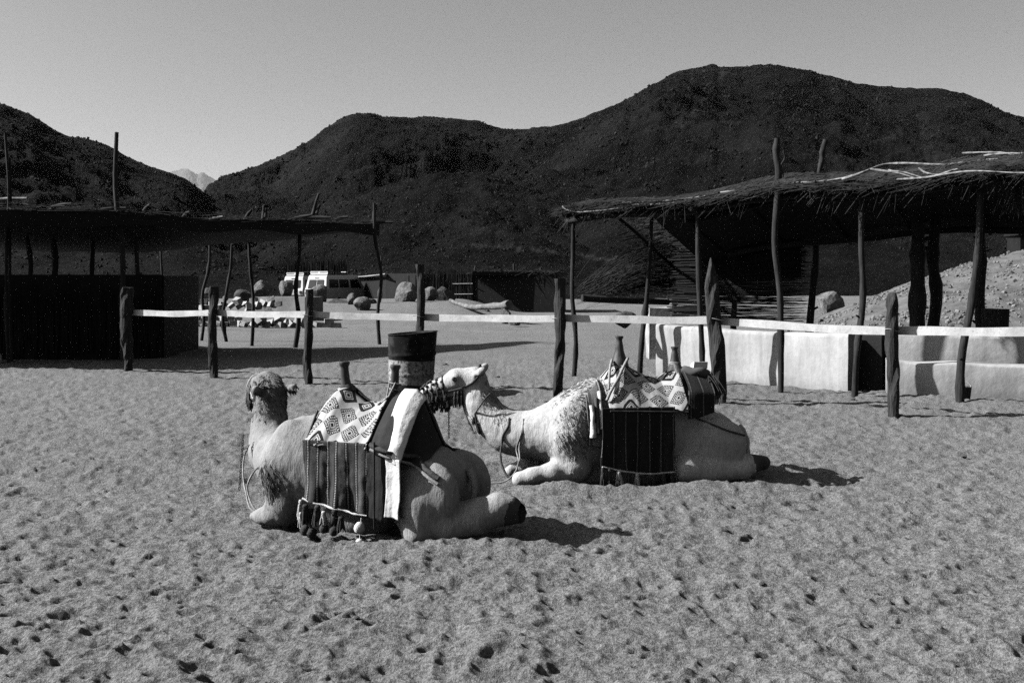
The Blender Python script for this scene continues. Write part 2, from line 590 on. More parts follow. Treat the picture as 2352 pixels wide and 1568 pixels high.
def hill(label, prof, D, Y0, amp, seed, ncol=420, nrow=170, nrocks=7000, rs=(0.25, 1.1), tracks=(), power=1.0, pat=None):
    prof = np.array(prof, float)
    xd = np.linspace(prof[0, 0], prof[-1, 0], ncol)
    yd = np.interp(xd, prof[:, 0], prof[:, 1])
    k = np.hanning(9); k /= k.sum()
    yd = np.convolve(np.pad(yd, 4, mode='edge'), k, 'valid')
    tt = np.concatenate([np.linspace(0, 1, nrow), np.linspace(1, 1.7, 24)[1:]])
    Dv = D * (1 + 0.10 * fbm2(xd * 0.006, xd * 0, 3, seed))
    H = CAMH + (HZ - yd) * Dv / F

    def surf(xq, tq):
        Dq = np.interp(xq, xd, Dv); Hq = np.interp(xq, xd, H)
        Y = Y0 + (Dq - Y0) * tq
        X = (xq - CX) / F * Y
        g = np.where(tq < 1, np.clip(tq, 0, 1) ** power, 1 - 1.3 * (tq - 1) - 1.5 * (tq - 1) ** 2)
        # gullies that run down the slope plus broken ground
        gul = fbm2(X * 0.035 + 0.6 * fbm2(X * 0.02, Y * 0.02, 2, seed + 3), Y * 0.012, 4, seed + 1)
        br = fbm2(X * 0.11, Y * 0.11, 5, seed + 2, 0.6)
        env = np.clip(tq * (1.02 - tq) * 4, 0, 1) * 0.9 + 0.10 * (tq > 0.3)
        z = Hq * g + amp * (1.9 * gul + 0.7 * br) * env + 0.07 * amp * fbm2(X * 0.5, Y * 0.5, 3, seed + 5) * sstep(0.05, 0.3, tq)
        z = z - 0.4 * (1 - sstep(0, 0.06, tq))
        return X, Y, z
    XQ, TQ = np.meshgrid(xd, tt)
    X, Y, Z = surf(XQ, TQ)
    me = mesh_np('hill', np.stack([X, Y, Z], -1).reshape(-1, 3), grid_quads(len(tt), ncol))
    pale = np.zeros(X.shape)
    px = CX + F * X / Y; py = HZ - F * (Z - CAMH) / Y
    for pts, wd, st in tracks:
        d = polyline_dist(px, py, pts)
        pale = np.maximum(pale, st * (1 - sstep(wd * 0.4, wd, d)) * (0.5 + 0.9 * noise2(X * 0.3, Y * 0.3, 4)))
    set_attr(me, 'pale', np.clip(pale, 0, 1).ravel())
    o = tag(link('hill', me, M['hill']), label, kind='structure')
    r = np.random.default_rng(seed + 50)
    xq = r.uniform(max(xd[0], -60), min(xd[-1], 2420), nrocks * 4); tq = r.uniform(0.03, 0.985, nrocks * 4) ** 0.8
    keep = noise2(xq * 0.02, tq * 9, seed) + r.uniform(0, 0.5, len(xq)) > 0.62
    xq, tq = xq[keep][:nrocks * 2], tq[keep][:nrocks * 2]
    X, Y, Z = surf(xq, tq)
    S = (rs[0] + (rs[1] - rs[0]) * r.random(len(X)) ** 5) * (0.2 + 0.8 * Y / D) * 0.62
    V, Fc = stones_arrays(np.stack([X, Y, Z + S * 0.1], -1), S, seed, True)
    tag(link('stones', mesh_np('stones', V, Fc, False), M['hillrock'], o), kind='stuff')
    return o


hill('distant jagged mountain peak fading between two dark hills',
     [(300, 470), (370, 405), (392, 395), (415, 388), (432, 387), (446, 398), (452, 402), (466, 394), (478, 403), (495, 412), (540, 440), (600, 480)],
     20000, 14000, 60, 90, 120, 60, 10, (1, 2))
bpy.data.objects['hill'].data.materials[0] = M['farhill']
TRK = [(1085, 562), (1180, 570), (1240, 575), (1320, 584), (1420, 600), (1560, 640)]
hill('dark rubble hill that fills the middle of the skyline with two rounded tops',
     [(380, 520), (440, 470), (480, 428), (520, 408), (560, 396), (600, 378), (640, 360), (680, 342), (710, 322), (740, 300), (770, 283), (800, 268), (825, 264), (850, 265), (880, 276), (905, 274),
      (940, 273), (980, 267), (1010, 267), (1040, 269), (1070, 272), (1100, 276), (1130, 288), (1160, 296), (1190, 298), (1220, 299), (1260, 300), (1330, 320), (1420, 360), (1500, 400)],
     430, 115, 4.5, 10, 520, 190, 9000, (0.3, 1.3),
     tracks=(([(1010, 345), (985, 365), (940, 395)], 26, 0.14), ([(760, 330), (700, 350), (640, 380)], 30, 0.12), ([(960, 440), (900, 470)], 22, 0.1), ([(760, 500), (830, 490)], 26, 0.14)))
hill('highest dark stony hill rising behind the thatched shelter',
     [(1000, 420), (1100, 350), (1180, 308), (1220, 299), (1260, 293), (1300, 285), (1330, 273), (1380, 254), (1420, 237), (1460, 216), (1500, 191), (1530, 174), (1560, 161), (1600, 154), (1632, 147), (1640, 144), (1648, 152), (1700, 152),
      (1730, 148), (1762, 147), (1790, 150), (1810, 156), (1830, 158), (1860, 163), (1890, 171), (1930, 178), (1960, 188), (2000, 191), (2020, 196), (2060, 202), (2110, 204), (2170, 210), (2200, 216), (2240, 230), (2290, 250), (2352, 270), (2450, 310), (2600, 380), (2800, 470)],
     360, 95, 5.0, 20, 560, 190, 12000, (0.3, 1.25),
     tracks=(([(1660, 160), (1650, 195), (1620, 230), (1560, 300)], 9, 0.25), ([(2120, 270), (2130, 330), (2140, 370)], 22, 0.12), ([(2070, 280), (2060, 310)], 18, 0.1), (TRK, 5, 0.5)))
hill('low dark rocky spur in front of the middle hill with a pale track at its foot',
     [(420, 600), (560, 560), (650, 520), (740, 490), (820, 462), (900, 440), (980, 418), (1050, 410), (1110, 408), (1170, 418), (1230, 440), (1290, 470), (1350, 510), (1420, 552), (1500, 590), (1600, 625)],
     205, 78, 3.0, 30, 420, 150, 8000, (0.15, 0.7), tracks=((TRK, 5, 0.5), ([(1150, 540), (1170, 560)], 18, 0.1)))
hill('black stony hillside falling away from the edge of the picture on the shelter side',
     [(-500, 120), (-300, 160), (-100, 215), (0, 240), (40, 256), (75, 268), (105, 290), (130, 305), (160, 318), (200, 326), (235, 336), (262, 346), (290, 364), (330, 380), (370, 392), (400, 402), (430, 414), (455, 432), (480, 450), (505, 470), (530, 492), (600, 540), (700, 590)],
     240, 82, 4.0, 40, 420, 150, 8000, (0.15, 0.8))
for o, f in ((1, 1), (2, 1)):
    pass

# gravel bank beyond the white wall
MX = [(7.0, 0.0), (8.6, 0.25), (9.2, 0.5), (10.2, 0.95), (11.5, 1.46), (13.0, 1.95), (14.7, 2.42), (17, 2.9), (22, 3.4), (30, 3.2)]


def mound_z(X, Y):
    c = np.interp(X * 30 / (Y + 0.01 * Y), [p[0] for p in MX], [p[1] for p in MX])
    f = sstep(19.5, 31, Y) * 1.0
    back = 1 - sstep(33, 55, Y)
    return c * f * back * np.where(Y < 31, 1, 1) + 0.16 * fbm2(X * 0.9, Y * 0.9, 5, 77, 0.6) * sstep(0, 0.5, c * f) + 0.02


Xm, Ym = np.meshgrid(np.linspace(5.5, 32, 260), np.concatenate([np.linspace(19, 34, 170), np.linspace(34.2, 56, 50)]))
Zm = mound_z(Xm, Ym) - 0.12 * (1 - sstep(0.0, 0.2, mound_z(Xm, Ym) - 0.02))
M['bank'] = mat('gravel_bank_earth', 0.045, 0.12, 2.2, bs=9, bd=0.05)
mo = tag(link('gravel_bank', mesh_np('gravel_bank', np.stack([Xm, Ym, Zm], -1).reshape(-1, 3), grid_quads(Xm.shape[0], Xm.shape[1])), M['bank']),
         'sloping bank of loose gravel beyond the white wall', kind='structure')
r_ = np.random.default_rng(5)
xs = r_.uniform(6.5, 24, 16000); yv = r_.uniform(20, 32, 16000); zz = mound_z(xs, yv)
k = (zz > 0.12) & (noise2(xs * 1.1, yv * 1.1, 3) + r_.uniform(0, .4, len(xs)) > 0.55)
S = 0.015 + 0.06 * r_.random(k.sum()) ** 3
V, Fc = stones_arrays(np.stack([xs[k], yv[k], zz[k] + 0.1 * S], -1), S, 9)
M['gravel'] = mat('bank_gravel_stones', 0.04, 0.17, 3)
tag(link('stones', mesh_np('stones', V, Fc, False), M['gravel'], mo), kind='stuff')

# ------------------------------------------------------------------ white plaster walls and bench
m, t, b = new_mat('whitewashed_plaster')
v = coord(t, 'Object')
n1 = ntex(t, v, 1.6, 6, 0.65); n2 = ntex(t, v, 14, 5, 0.7); n3 = ntex(t, coord(t, 'Object', (3, 3, 0.4)), 2.2, 5, 0.7)
sepz = t.nodes.new('ShaderNodeSeparateXYZ'); t.links.new(v, sepz.inputs[0])
foot = remap(NX(t, sepz.outputs[2]) + n2 * 0.12, 0.02, 0.22, 0.72, 1.0)      # dirt splashed up from the sand
val = remap(n1, 0.3, 0.7, 0.26, 0.37) * remap(n2, 0.25, 0.7, 0.88, 1.06) * remap(n3, 0.34, 0.6, 0.78, 1.06) * foot
grey(t, b, val); b.inputs['Roughness'].default_value = 0.9; b.inputs['Specular IOR Level'].default_value = 0.15
bump(t, b, n2 * 0.003 + ntex(t, v, 45, 4) * 0.001 + n1 * 0.03, 0.6, 1.0)
M['plaster'] = m


def adobe_wall(p0, p1, h, th, n=40, seed=0, h1=None):
    """hand-plastered wall: soft top, uneven faces; p0->p1 along the front foot, body behind it"""
    p0 = np.array(p0[:2], float); p1 = np.array(p1[:2], float)
    d = p1 - p0; L = np.linalg.norm(d); d /= L; nrm = np.array([d[1], -d[0]])
    if nrm[1] > 0: nrm = -nrm
    h1 = h if h1 is None else h1
    prof = [(0.0, -0.15), (0.0, 0.25), (0.0, 0.6), (0.0, 0.93), (0.008, 0.98), (0.03, 1.0), (th * 0.5, 1.008), (th - 0.03, 1.0), (th - 0.008, 0.98), (th, 0.93), (th, 0.4), (th, -0.15)]
    V = []
    for i in range(n + 1):
        s = L * i / n
        hh = h + (h1 - h) * i / n
        e = 1 - math.exp(-min(s, L - s) / 0.05) * 0.0
        for (a, zf) in prof:
            w = 0.03 * (noise2(np.array([s * 1.7 + seed]), np.array([zf * 3 + a * 9]), seed)[0] - 0.5)
            q = p0 + d * s - nrm * (a + w)
            V.append([q[0], q[1], hh * zf + (0.05 * (noise2(np.array([s * 2.1]), np.array([seed * 1.0]), seed)[0] - 0.5) if zf > 0.5 else 0)])
    k = len(prof)
    mb = MB().add(V, grid_quads(n + 1, k, True))
    for e in (0, n):
        ring = np.array(V[e * k:(e + 1) * k]); c = ring.mean(0)
        T = [[j, j + 1, k] if e == 0 else [j + 1, j, k] for j in range(k - 1)] + ([[k - 1, 0, k]] if e == 0 else [[0, k - 1, k]])
        mb.add(np.vstack([ring, c]), T)
    return mb


wl0, wl1 = G(1507, 864), G(1948, 899)
tag(adobe_wall(wl0, wl1, 0.84, 0.28, 44, 3, 0.80).build('plaster_wall', M['plaster']), 'low white plaster wall under the thatched roof, beside the dark gap', 'wall')
b0, b1 = G(2036, 906), G(2620, 925)
be = empty('plaster_bench', (0, 0, 0))
tag(be, 'long whitewashed plaster bench with a backrest wall beyond the dark gap', 'bench')
adobe_wall(b0, b1, 0.46, 0.5, 44, 8).build('seat', M['plaster'], be)
dd = (b1 - b0)[:2] / np.linalg.norm((b1 - b0)[:2]); bn = np.array([-dd[1], dd[0]])
adobe_wall(b0[:2] + bn * 0.44 + dd * 0.02, b1[:2] + bn * 0.44, 0.84, 0.26, 44, 11).build('backrest', M['plaster'], be)
# added wall across the gap; its near-black colour stands in for shade
w2a = wl1[:2] + np.array([-0.02, 0.50]); w2b = b0[:2] + np.array([0.08, 0.42])
tag(adobe_wall(w2a, w2b, 0.8, 0.2, 12, 14).build('gap_shade_wall', M['gapshade']), 'added near-black wall standing in for the shade in the gap between wall and bench', 'wall')
# small bucket beside the leaning pole
bk = G(2218, 919)
bo = empty('bucket', (bk[0], bk[1], gz(bk[0], bk[1]) - 0.01))
MB().lathe([(0.0, 0.0), (0.055, 0.0), (0.075, 0.16), (0.08, 0.165), (0.07, 0.16), (0.052, 0.012), (0, 0.012)], sides=18).build('body', M['leather'], bo)
MB().tube(spline([(-0.075, 0, 0.15), (-0.06, 0.03, 0.2), (0, 0.05, 0.215), (0.06, 0.03, 0.2), (0.075, 0, 0.15)], 14), 0.004, 5).build('handle', M['wire'], bo)
tag(bo, 'small dark bucket standing at the foot of the leaning shelter pole', 'bucket')

# ------------------------------------------------------------------ crooked poles
def pole_pts(base, top, bend=0.05, n=14, seed=0, knots=()):
    r = np.random.default_rng(seed)
    base = np.array(base, float); top = np.array(top, float)
    mids = []
    for f in (0.25, 0.5, 0.75):
        mids.append(base + (top - base) * f + np.append(r.normal(0, bend, 2), 0))
    return spline([base] + mids + [top], n)


def pole(parent, base, top, r0, r1, m, bend=0.04, seed=0, name='pole', branch=True):
    P = pole_pts(base, top, bend, 18, seed)
    rr = np.linspace(r0, r1, len(P)); r = np.random.default_rng(seed + 5)
    for kx in r.integers(2, 16, 3): rr[kx] *= 1.22
    mb = MB().tube(P, rr, 9, rough=0.16, seed=seed)
    if branch:
        for q in range(2):
            i = int(r.integers(4, 15)); a = r.uniform(0, 6.28)
            mb.tube([P[i], P[i] + np.array([math.cos(a), math.sin(a) * 0.5, 0.5]) * rr[i] * 2.0], [rr[i] * 0.45, rr[i] * 0.3], 6)
    return mb.build(name, m, parent)


# ------------------------------------------------------------------ thatched shelter (over the white wall)
rs = empty('thatched_shelter', (0, 0, 0))
tag(rs, 'open shelter of crooked poles with a ragged reed thatch roof above the white wall', 'shelter')
A = np.array([0.80, 17.15]); Bv = np.array([6.05, 13.45])                 # front row of poles
fd = (Bv - A) / np.linalg.norm(Bv - A); fn = np.array([-fd[1], fd[0]])    # along / into the shelter
if fn[1] < 0: fn = -fn
RL = np.linalg.norm(Bv - A)


def rp(s, d, z):                                                           # metres along the front row, metres behind it
    q = A + fd * s + fn * d
    return np.array([q[0], q[1], z])


for i, (xb, yb, xt, yt, r0, r1) in enumerate(((1317, 866, 1318, 466, 0.042, 0.034), (1468, 868, 1498, 470, 0.044, 0.030), (1612, 886, 1603, 470, 0.046, 0.036),
                                             (1793, 903, 1786, 440, 0.040, 0.045), (1962, 909, 1980, 440, 0.048, 0.036), (2204, 924, 2252, 440, 0.052, 0.042))):
    bp = G(xb, yb); bp[2] = -0.15
    tp = W(xt, yt, bp[1])
    pole(rs, bp, tp, r0, r1, M['pole'], 0.026, 30 + i)
# poles that stick up through the roof
pole(rs, W(1788, 470, 15.2), W(1785, 318, 15.2), 0.05, 0.045, M['darkpole'], 0.01, 61, 'pole', False)
pole(rs, W(1880, 420, 16.0), W(1897, 322, 16.0), 0.03, 0.045, M['pole'], 0.03, 62, 'pole', False)
pole(rs, W(1797, 420, 15.3), W(1800, 345, 15.3), 0.015, 0.012, M['pole'], 0.02, 63, 'pole', False)
# back row
for i, (x, yb, yt, D, r0, lean) in enumerate(((1852, 760, 500, 18.4, 0.07, 20), (2108, 775, 490, 16.3, 0.13, 0), (2140, 775, 490, 16.6, 0.11, 10), (2262, 775, 480, 16.2, 0.075, -16), (1545, 790, 500, 20.2, 0.06, 4), (1690, 790, 500, 19.2, 0.06, -6))):
    q = W(x, yb, D); q[2] = -0.1
    pole(rs, q, W(x + lean, yt, D), r0, r0 * 0.75, M['darkpole'], 0.03, 70 + i)
st = W(2282, 770, 16.0); st[2] = 0
tag(MB().tube([(st[0], st[1], -0.1), (st[0] + 0.02, st[1], 0.5), (st[0] + 0.03, st[1], W(0, 709, 16.0)[2])], [0.2, 0.19, 0.19], 10, rough=0.2, seed=4).build('tree_stump', M['post']),
    'thick cut stump standing behind the bench backrest', 'stump')
# roof base: rafters, purlins and a dense mat
ROOF_D = 3.6


def roof_z(s, d):
    return 2.68 + 0.03 * s + 0.36 * np.clip(s / 3.5, 0.06, 1) * np.sin(np.clip((d + 0.5) / 2.2, 0, 1) * 1.5) - 0.36 * np.clip(d - 1.4, 0, 9) + 0.05 * np.sin(s * 2.1 + d)


for i, s in enumerate(np.linspace(0.3, RL + 1.6, 8)):
    P = [rp(s + 0.05 * math.sin(i * 3), d, float(roof_z(s, d)) - 0.10) for d in np.linspace(-0.35, ROOF_D, 8)]
    MB().tube(P, np.linspace(0.04, 0.03, 8), 7, rough=0.15, seed=i).build('rafter', M['darkpole'], rs)
for i, d in enumerate((0.0, 1.7, 3.3)):
    P = [rp(s, d, float(roof_z(s, d)) - 0.17) for s in np.linspace(0.1 if i == 0 else 1.5, RL + 2.4, 12)]
    MB().tube(P, 0.05, 7, rough=0.15, seed=i + 20).build('beam', M['darkpole'], rs)
S_, D_ = np.meshgrid(np.linspace(0.9, RL + 3.0, 60), np.linspace(-0.25, ROOF_D, 24))
Zr = roof_z(S_, D_)
P = np.stack([A[0] + fd[0] * S_ + fn[0] * D_, A[1] + fd[1] * S_ + fn[1] * D_, Zr - 0.03 + 0.03 * fbm2(S_ * 4, D_ * 4, 3, 4)], -1).reshape(-1, 3)
Pb = P.copy(); Pb[:, 2] -= 0.05
mb = MB().add(P, grid_quads(*S_.shape)); mb.add(Pb, grid_quads(S_.shape[0], S_.shape[1], True))
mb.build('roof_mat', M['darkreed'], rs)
# thatch: reeds combed along and over the front edge
r_ = np.random.default_rng(3)
n = 7500
s0 = r_.uniform(0.2, RL + 3.0, n); d0 = -0.35 + 3.6 * r_.random(n) ** 2.2
ang = r_.normal(0.3, 0.5, n) + (r_.random(n) < 0.3) * r_.normal(0, 1.0, n); ln = r_.uniform(0.2, 1.0, n)
hang = (r_.random(n) < 0.2) & (d0 < 0.2)
ds = np.where(hang, r_.normal(-0.18, 0.16, n), -np.cos(ang) * ln)
dd_ = np.where(hang, r_.normal(-0.10, 0.06, n), -np.sin(ang) * ln * 0.55)
z0 = roof_z(s0, d0) + r_.uniform(-0.02, 0.09, n) * np.clip((s0 + 0.6) / 1.5, 0.2, 1)
P0 = np.stack([A[0] + fd[0] * s0 + fn[0] * d0, A[1] + fd[1] * s0 + fn[1] * d0, z0], -1)
s1, d1 = np.maximum(s0 + ds, 0.05 + 0.3 * r_.random(n)), d0 + dd_
d1 = np.maximum(d1, -0.55)
z1 = np.where(hang, z0 - 0.06 - 0.4 * r_.random(n) ** 2, roof_z(s1, d1) + r_.uniform(-0.10, 0.07, n))
P1 = np.stack([A[0] + fd[0] * s1 + fn[0] * d1, A[1] + fd[1] * s1 + fn[1] * d1, z1], -1)
V, Q = strands(P0, P1, r_.uniform(0.004, 0.009, n), r_.normal(0, 0.015, n))
tag(link('thatch', mesh_np('thatch', V, Q), M['reed'], rs), kind='stuff')
# bleached sticks and ropes lying on the thatch
for i, pts in enumerate(([(1292, 473), (1302, 482), (1330, 487), (1375, 484), (1430, 477)], [(1430, 466), (1500, 462), (1560, 458), (1620, 450)], [(1450, 470), (1530, 468), (1640, 452)],
                         [(1640, 452), (1690, 444), (1740, 438), (1800, 432)], [(1655, 442), (1720, 436), (1770, 434)],
                         [(1795, 421), (1880, 417), (1930, 410), (1960, 404)], [(1935, 412), (1985, 395), (2030, 379), (2090, 375), (2170, 378), (2240, 370), (2300, 366), (2400, 364)],
                         [(2060, 413), (2120, 408), (2180, 399), (2240, 393), (2330, 397), (2400, 395)], [(2000, 389), (2060, 397), (2105, 410)], [(2040, 392), (2080, 397), (2115, 407)],
                         [(2150, 404), (2185, 392), (2200, 388)], [(2110, 386), (2130, 398), (2160, 402)], [(2260, 358), (2300, 353), (2352, 352), (2420, 348)], [(2210, 352), (2290, 350), (2330, 356)])):
    P = []
    for (x, y) in pts:
        D = 17.0 - 3.6 * (x - 1300) / 950.0 + (-0.5 if y > 380 else 0.45)
        P.append(W(x, y, D))
    MB().tube(spline(P, 26), np.linspace(0.016, 0.007, 26) if i != 6 else np.linspace(0.02, 0.012, 26), 7, rough=0.5, seed=i).build('roof_stick', M['stick'], rs)
# frayed palm fibre bundles caught on the roof, and the hanging palm frond
n = 240
c0 = np.array([W(1560 + r_.uniform(-70, 120), 462 + r_.uniform(-6, 6), 16.1 + r_.uniform(-0.1, 0.3)) for _ in range(n)])
V, Q = strands(c0, c0 + np.stack([r_.normal(0.05, 0.16, n), r_.normal(0, .1, n), r_.normal(0, 0.035, n)], -1), 0.006)
tag(link('fibre', mesh_np('fibre', V, Q), M['stick'], rs), kind='stuff')
n = 160
tp = W(2350, 372, 13.2)
a = r_.uniform(-1.0, 0.5, n)
e = tp + np.stack([np.sin(a) * r_.uniform(0.15, 0.5, n), r_.normal(0, 0.1, n), -r_.uniform(0.25, 0.75, n)], -1)
V, Q = strands(np.repeat(tp[None], n, 0) + r_.normal(0, 0.05, (n, 3)), e, 0.0065, -0.03, 3)
tag(link('palm_frond', mesh_np('palm_frond', V, Q), M['reed'], rs), kind='stuff')
# tie bar between the first poles and the broken reed screens
P = [W(1338, 685, 17.05), W(1420, 690, 17.3), W(1535, 694, 17.9)]
MB().tube(P, [0.06, 0.055, 0.05], 8, rough=0.2, seed=3).build('tie_bar', M['darkpole'], rs)


def screen(corners, n, r, jitter, m, name='reed_screen', gap=None, lenf=(0.7, 1.05)):
    """horizontal reeds between two uprights: corners = (x0,D0,x1,D1,ytop,ybot) in the picture"""
    x0, D0, x1, D1, yt, yb = corners
    tt = r_.random(n)
    if gap is not None:
        tt = tt[gap(tt, r_)]
    n = len(tt)
    L = r_.uniform(lenf[0], lenf[1], n); a0 = r_.uniform(0, 1, n) * (1.02 - np.minimum(L, 1.0)); a1 = a0 + L
    z0 = CAMH - (yt + (yb - yt) * tt - HZ) * D0 / F
    p = W(x0, 640, D0); q = W(x1, 640, D1)
    P0 = p[None] * (1 - a0[:, None]) + q[None] * a0[:, None]; P1 = p[None] * (1 - a1[:, None]) + q[None] * a1[:, None]
    P0[:, 2] = z0 + r_.normal(0, jitter, n); P1[:, 2] = z0 + r_.normal(0, jitter, n)
    P0[:, 1] += r_.normal(0, 0.02, n); P1[:, 1] += r_.normal(0, 0.02, n)
    V, Q = strands(P0, P1, r, r_.normal(0, 0.02, n))
    return tag(link(name, mesh_np(name, V, Q), m, rs), kind='stuff')


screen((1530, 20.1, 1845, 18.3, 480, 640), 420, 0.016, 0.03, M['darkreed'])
screen((1530, 20.1, 1845, 18.3, 630, 742), 190, 0.010, 0.035, M['midreed'])
mb = MB()
pa, pb = W(1533, 640, 20.16), W(1838, 640, 18.36)
for zt, zb in ((2.75, 1.62),):
    V = np.array([[pa[0], pa[1], zb], [pb[0], pb[1], zb], [pb[0], pb[1], zt], [pa[0], pa[1], zt]])
    off = np.array([0.03, 0.05, 0])
    mb.add(np.vstack([V, V + off]), [[0, 1, 2, 3], [5, 4, 7, 6], [4, 0, 3, 7], [1, 5, 6, 2], [3, 2, 6, 7], [4, 5, 1, 0]])
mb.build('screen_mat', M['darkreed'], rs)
# the screen that has come apart and fans out towards the first pole
n = 260
tt = r_.random(n) ** 0.8
P0 = np.array([W(1535 + r_.uniform(-8, 20), 515 + 150 * q + r_.normal(0, 6), 19.6) for q in tt])
fan = r_.uniform(0.3, 1.0, n)
P1 = np.array([W(1535 - 215 * f, 515 + 150 * q + f * (52 * (1 - abs(q - 0.35)) * 1.0 + r_.normal(0, 16)) + 8, 19.6 - 2.1 * f) for q, f in zip(tt, fan)])
V, Q = strands(P0, P1, r_.uniform(0.004, 0.008, n), r_.normal(-0.05, 0.05, n), 4)
tag(link('reed_screen', mesh_np('reed_screen', V, Q), M['reed'], rs), kind='stuff')
n = 90
P0 = np.array([W(1322 + r_.uniform(0, 90), 640 + r_.uniform(-8, 45), 17.15 + r_.uniform(0, 0.5)) for _ in range(n)])
P1 = np.array([p + np.array([r_.uniform(0.3, 0.9), r_.uniform(0.0, 0.5), r_.uniform(0.15, 0.5)]) for p in P0])
V, Q = strands(P0, P1, r_.uniform(0.004, 0.008, n), -0.03, 3)
tag(link('reed_screen', mesh_np('reed_screen', V, Q), M['reed'], rs), kind='stuff')

# ------------------------------------------------------------------ rail fence
POSTS = [(293, 853, 660, 15, 'first fence post at the shaded end of the rail, before the black shelter'),
         (490, 866, 658, 11.5, 'dark fence post second from the shaded end, in front of the shelter roof shadow'),
         (708, 881, 664, 11.5, 'short grey fence post in front of the parked cars'),
         (963, 892, 607, 13, 'tall fence post rising out from behind the rusty barrel'),
         (1284, 911, 640, 14, 'split flat-topped fence post in front of the camel with the lowered neck'),
         (1646, 927, 592, 19, 'thickest fence post with a gnarled pointed top beside the white wall'),
         (2050, 958, 672, 14.5, 'round-topped fence post in front of the dark gap in the wall'),
         (2500, 990, 690, 15, 'fence post just outside the picture at the end of the last rail')]
PP = []
for i, (x, yb, yt, hw, lab) in enumerate(POSTS):
    p = G(x, yb); D = p[1]; PP.append(p)
    if i == 7: continue
    ht = CAMH - (yt - HZ) * D / F; r = hw * D / F
    lean = {3: 0.03, 4: 0.03, 5: -0.10}.get(i, 0.0)
    P = [np.array([p[0] + lean * (f - 0.3) + 0.012 * math.sin(f * 7 + i), D, -0.12 + (ht + 0.12) * f]) for f in np.linspace(0, 1, 22)]
    rr = np.full(22, r) * (1 + 0.05 * np.sin(np.arange(22) * 1.7 + i))
    if i == 5: rr = r * np.interp(np.linspace(0, 1, 22), [0, 0.4, 0.83, 0.88, 0.93, 0.97, 1], [1.12, 1.02, 0.92, 0.72, 0.5, 0.32, 0.1])
    elif i == 6: rr[-2:] *= (0.93, 0.6)
    else: rr[-1:] *= 0.95
    mb = MB().tube(P, rr, 16, rough=0.34, seed=i * 3 + 1, flat=0.8)
    po = mb.build('fence_post', M['post'], None, False)
    tag(po, lab, 'post', 'posts of the rail fence')
    # twist of wire that holds the rail
    if i > 0:
        zr = {1: 719, 2: 722, 3: 724, 4: 731, 5: 731, 6: 756}[i]
        c = W(x, zr, D)
        a = np.linspace(0, 2 * math.pi, 26)
        MB().tube(np.stack([c[0] + np.cos(a) * r * 1.12, c[1] + np.sin(a) * r * 0.98, c[2] + 0.015 * np.sin(a * 2) + 0.012 * np.sin(a)], -1), 0.0035, 5, False).build('wire_tie', M['wire'], po)
m, t, b = new_mat('white_painted_rail')
v = coord(t, 'Object'); n1 = ntex(t, v, 2.5, 6, 0.7); n2 = ntex(t, v, 35, 4, 0.7)
grey(t, b, remap(n1, 0.34, 0.64, 0.26, 0.48) * remap(n2, 0.30, 0.44, 0.6, 1.0)); b.inputs['Roughness'].default_value = 0.7
bump(t, b, n2 * 0.004, 0.6, 1.0)
M['rail'] = m
RAILS = [(0, 1, 303, 718, 487, 719, 'white fence rail at the shaded end in front of the stone blocks'),
         (1, 2, 494, 718.5, 705, 722, 'white fence rail in front of the cement tank'),
         (2, 3, 712, 721.5, 960, 728.5, 'white fence rail in front of the boulders, ending at the barrel'),
         (3, 4, 968, 728, 1280, 731, 'white fence rail above the camels in front of the log bench'),
         (4, 5, 1290, 729.5, 1640, 735, 'white fence rail running to the thickest post'),
         (5, 6, 1652, 737, 2046, 761, 'sagging white fence rail in front of the white wall'),
         (6, 7, 2055, 759, 2495, 759, 'last white fence rail in front of the plaster bench')]
for k, (i, j, x0, y0, x1, y1, lab) in enumerate(RAILS):
    a, c = PP[i], PP[j]

    def onrail(x, y):
        # depth where the sight line crosses the fence line, a hand behind the posts
        u = (x - CX) / F
        d = c - a
        tq = (u * a[1] - a[0]) / (d[0] - u * d[1])
        return W(x, y, a[1] + d[1] * tq + 0.10)
    q0, q1 = onrail(x0, y0), onrail(x1, y1)
    hh = 0.048
    nn = 16
    V = []
    for f in np.linspace(0, 1, nn):
        q = q0 + (q1 - q0) * f; q[2] += -0.012 * math.sin(f * math.pi) + 0.004 * math.sin(f * 9 + k)
        h2 = hh + 0.003 * math.sin(f * 13 + k * 2)
        V += [[q[0], q[1] - 0.02, q[2] - h2], [q[0], q[1] - 0.02, q[2] + h2], [q[0] + 0.01, q[1] + 0.02, q[2] + h2], [q[0] + 0.01, q[1] + 0.02, q[2] - h2]]
    mb = MB()
    Q = []
    for s in range(nn - 1):
        for e in range(4):
            Q.append([s * 4 + e, s * 4 + (e + 1) % 4, (s + 1) * 4 + (e + 1) % 4, (s + 1) * 4 + e][::-1])
    Q += [[0, 1, 2, 3][::1], [(nn - 1) * 4 + e for e in (3, 2, 1, 0)]]
    mb.add(V, Q)
    tag(mb.build('fence_rail', M['rail'], None, False), lab, 'rail', 'rails of the fence')

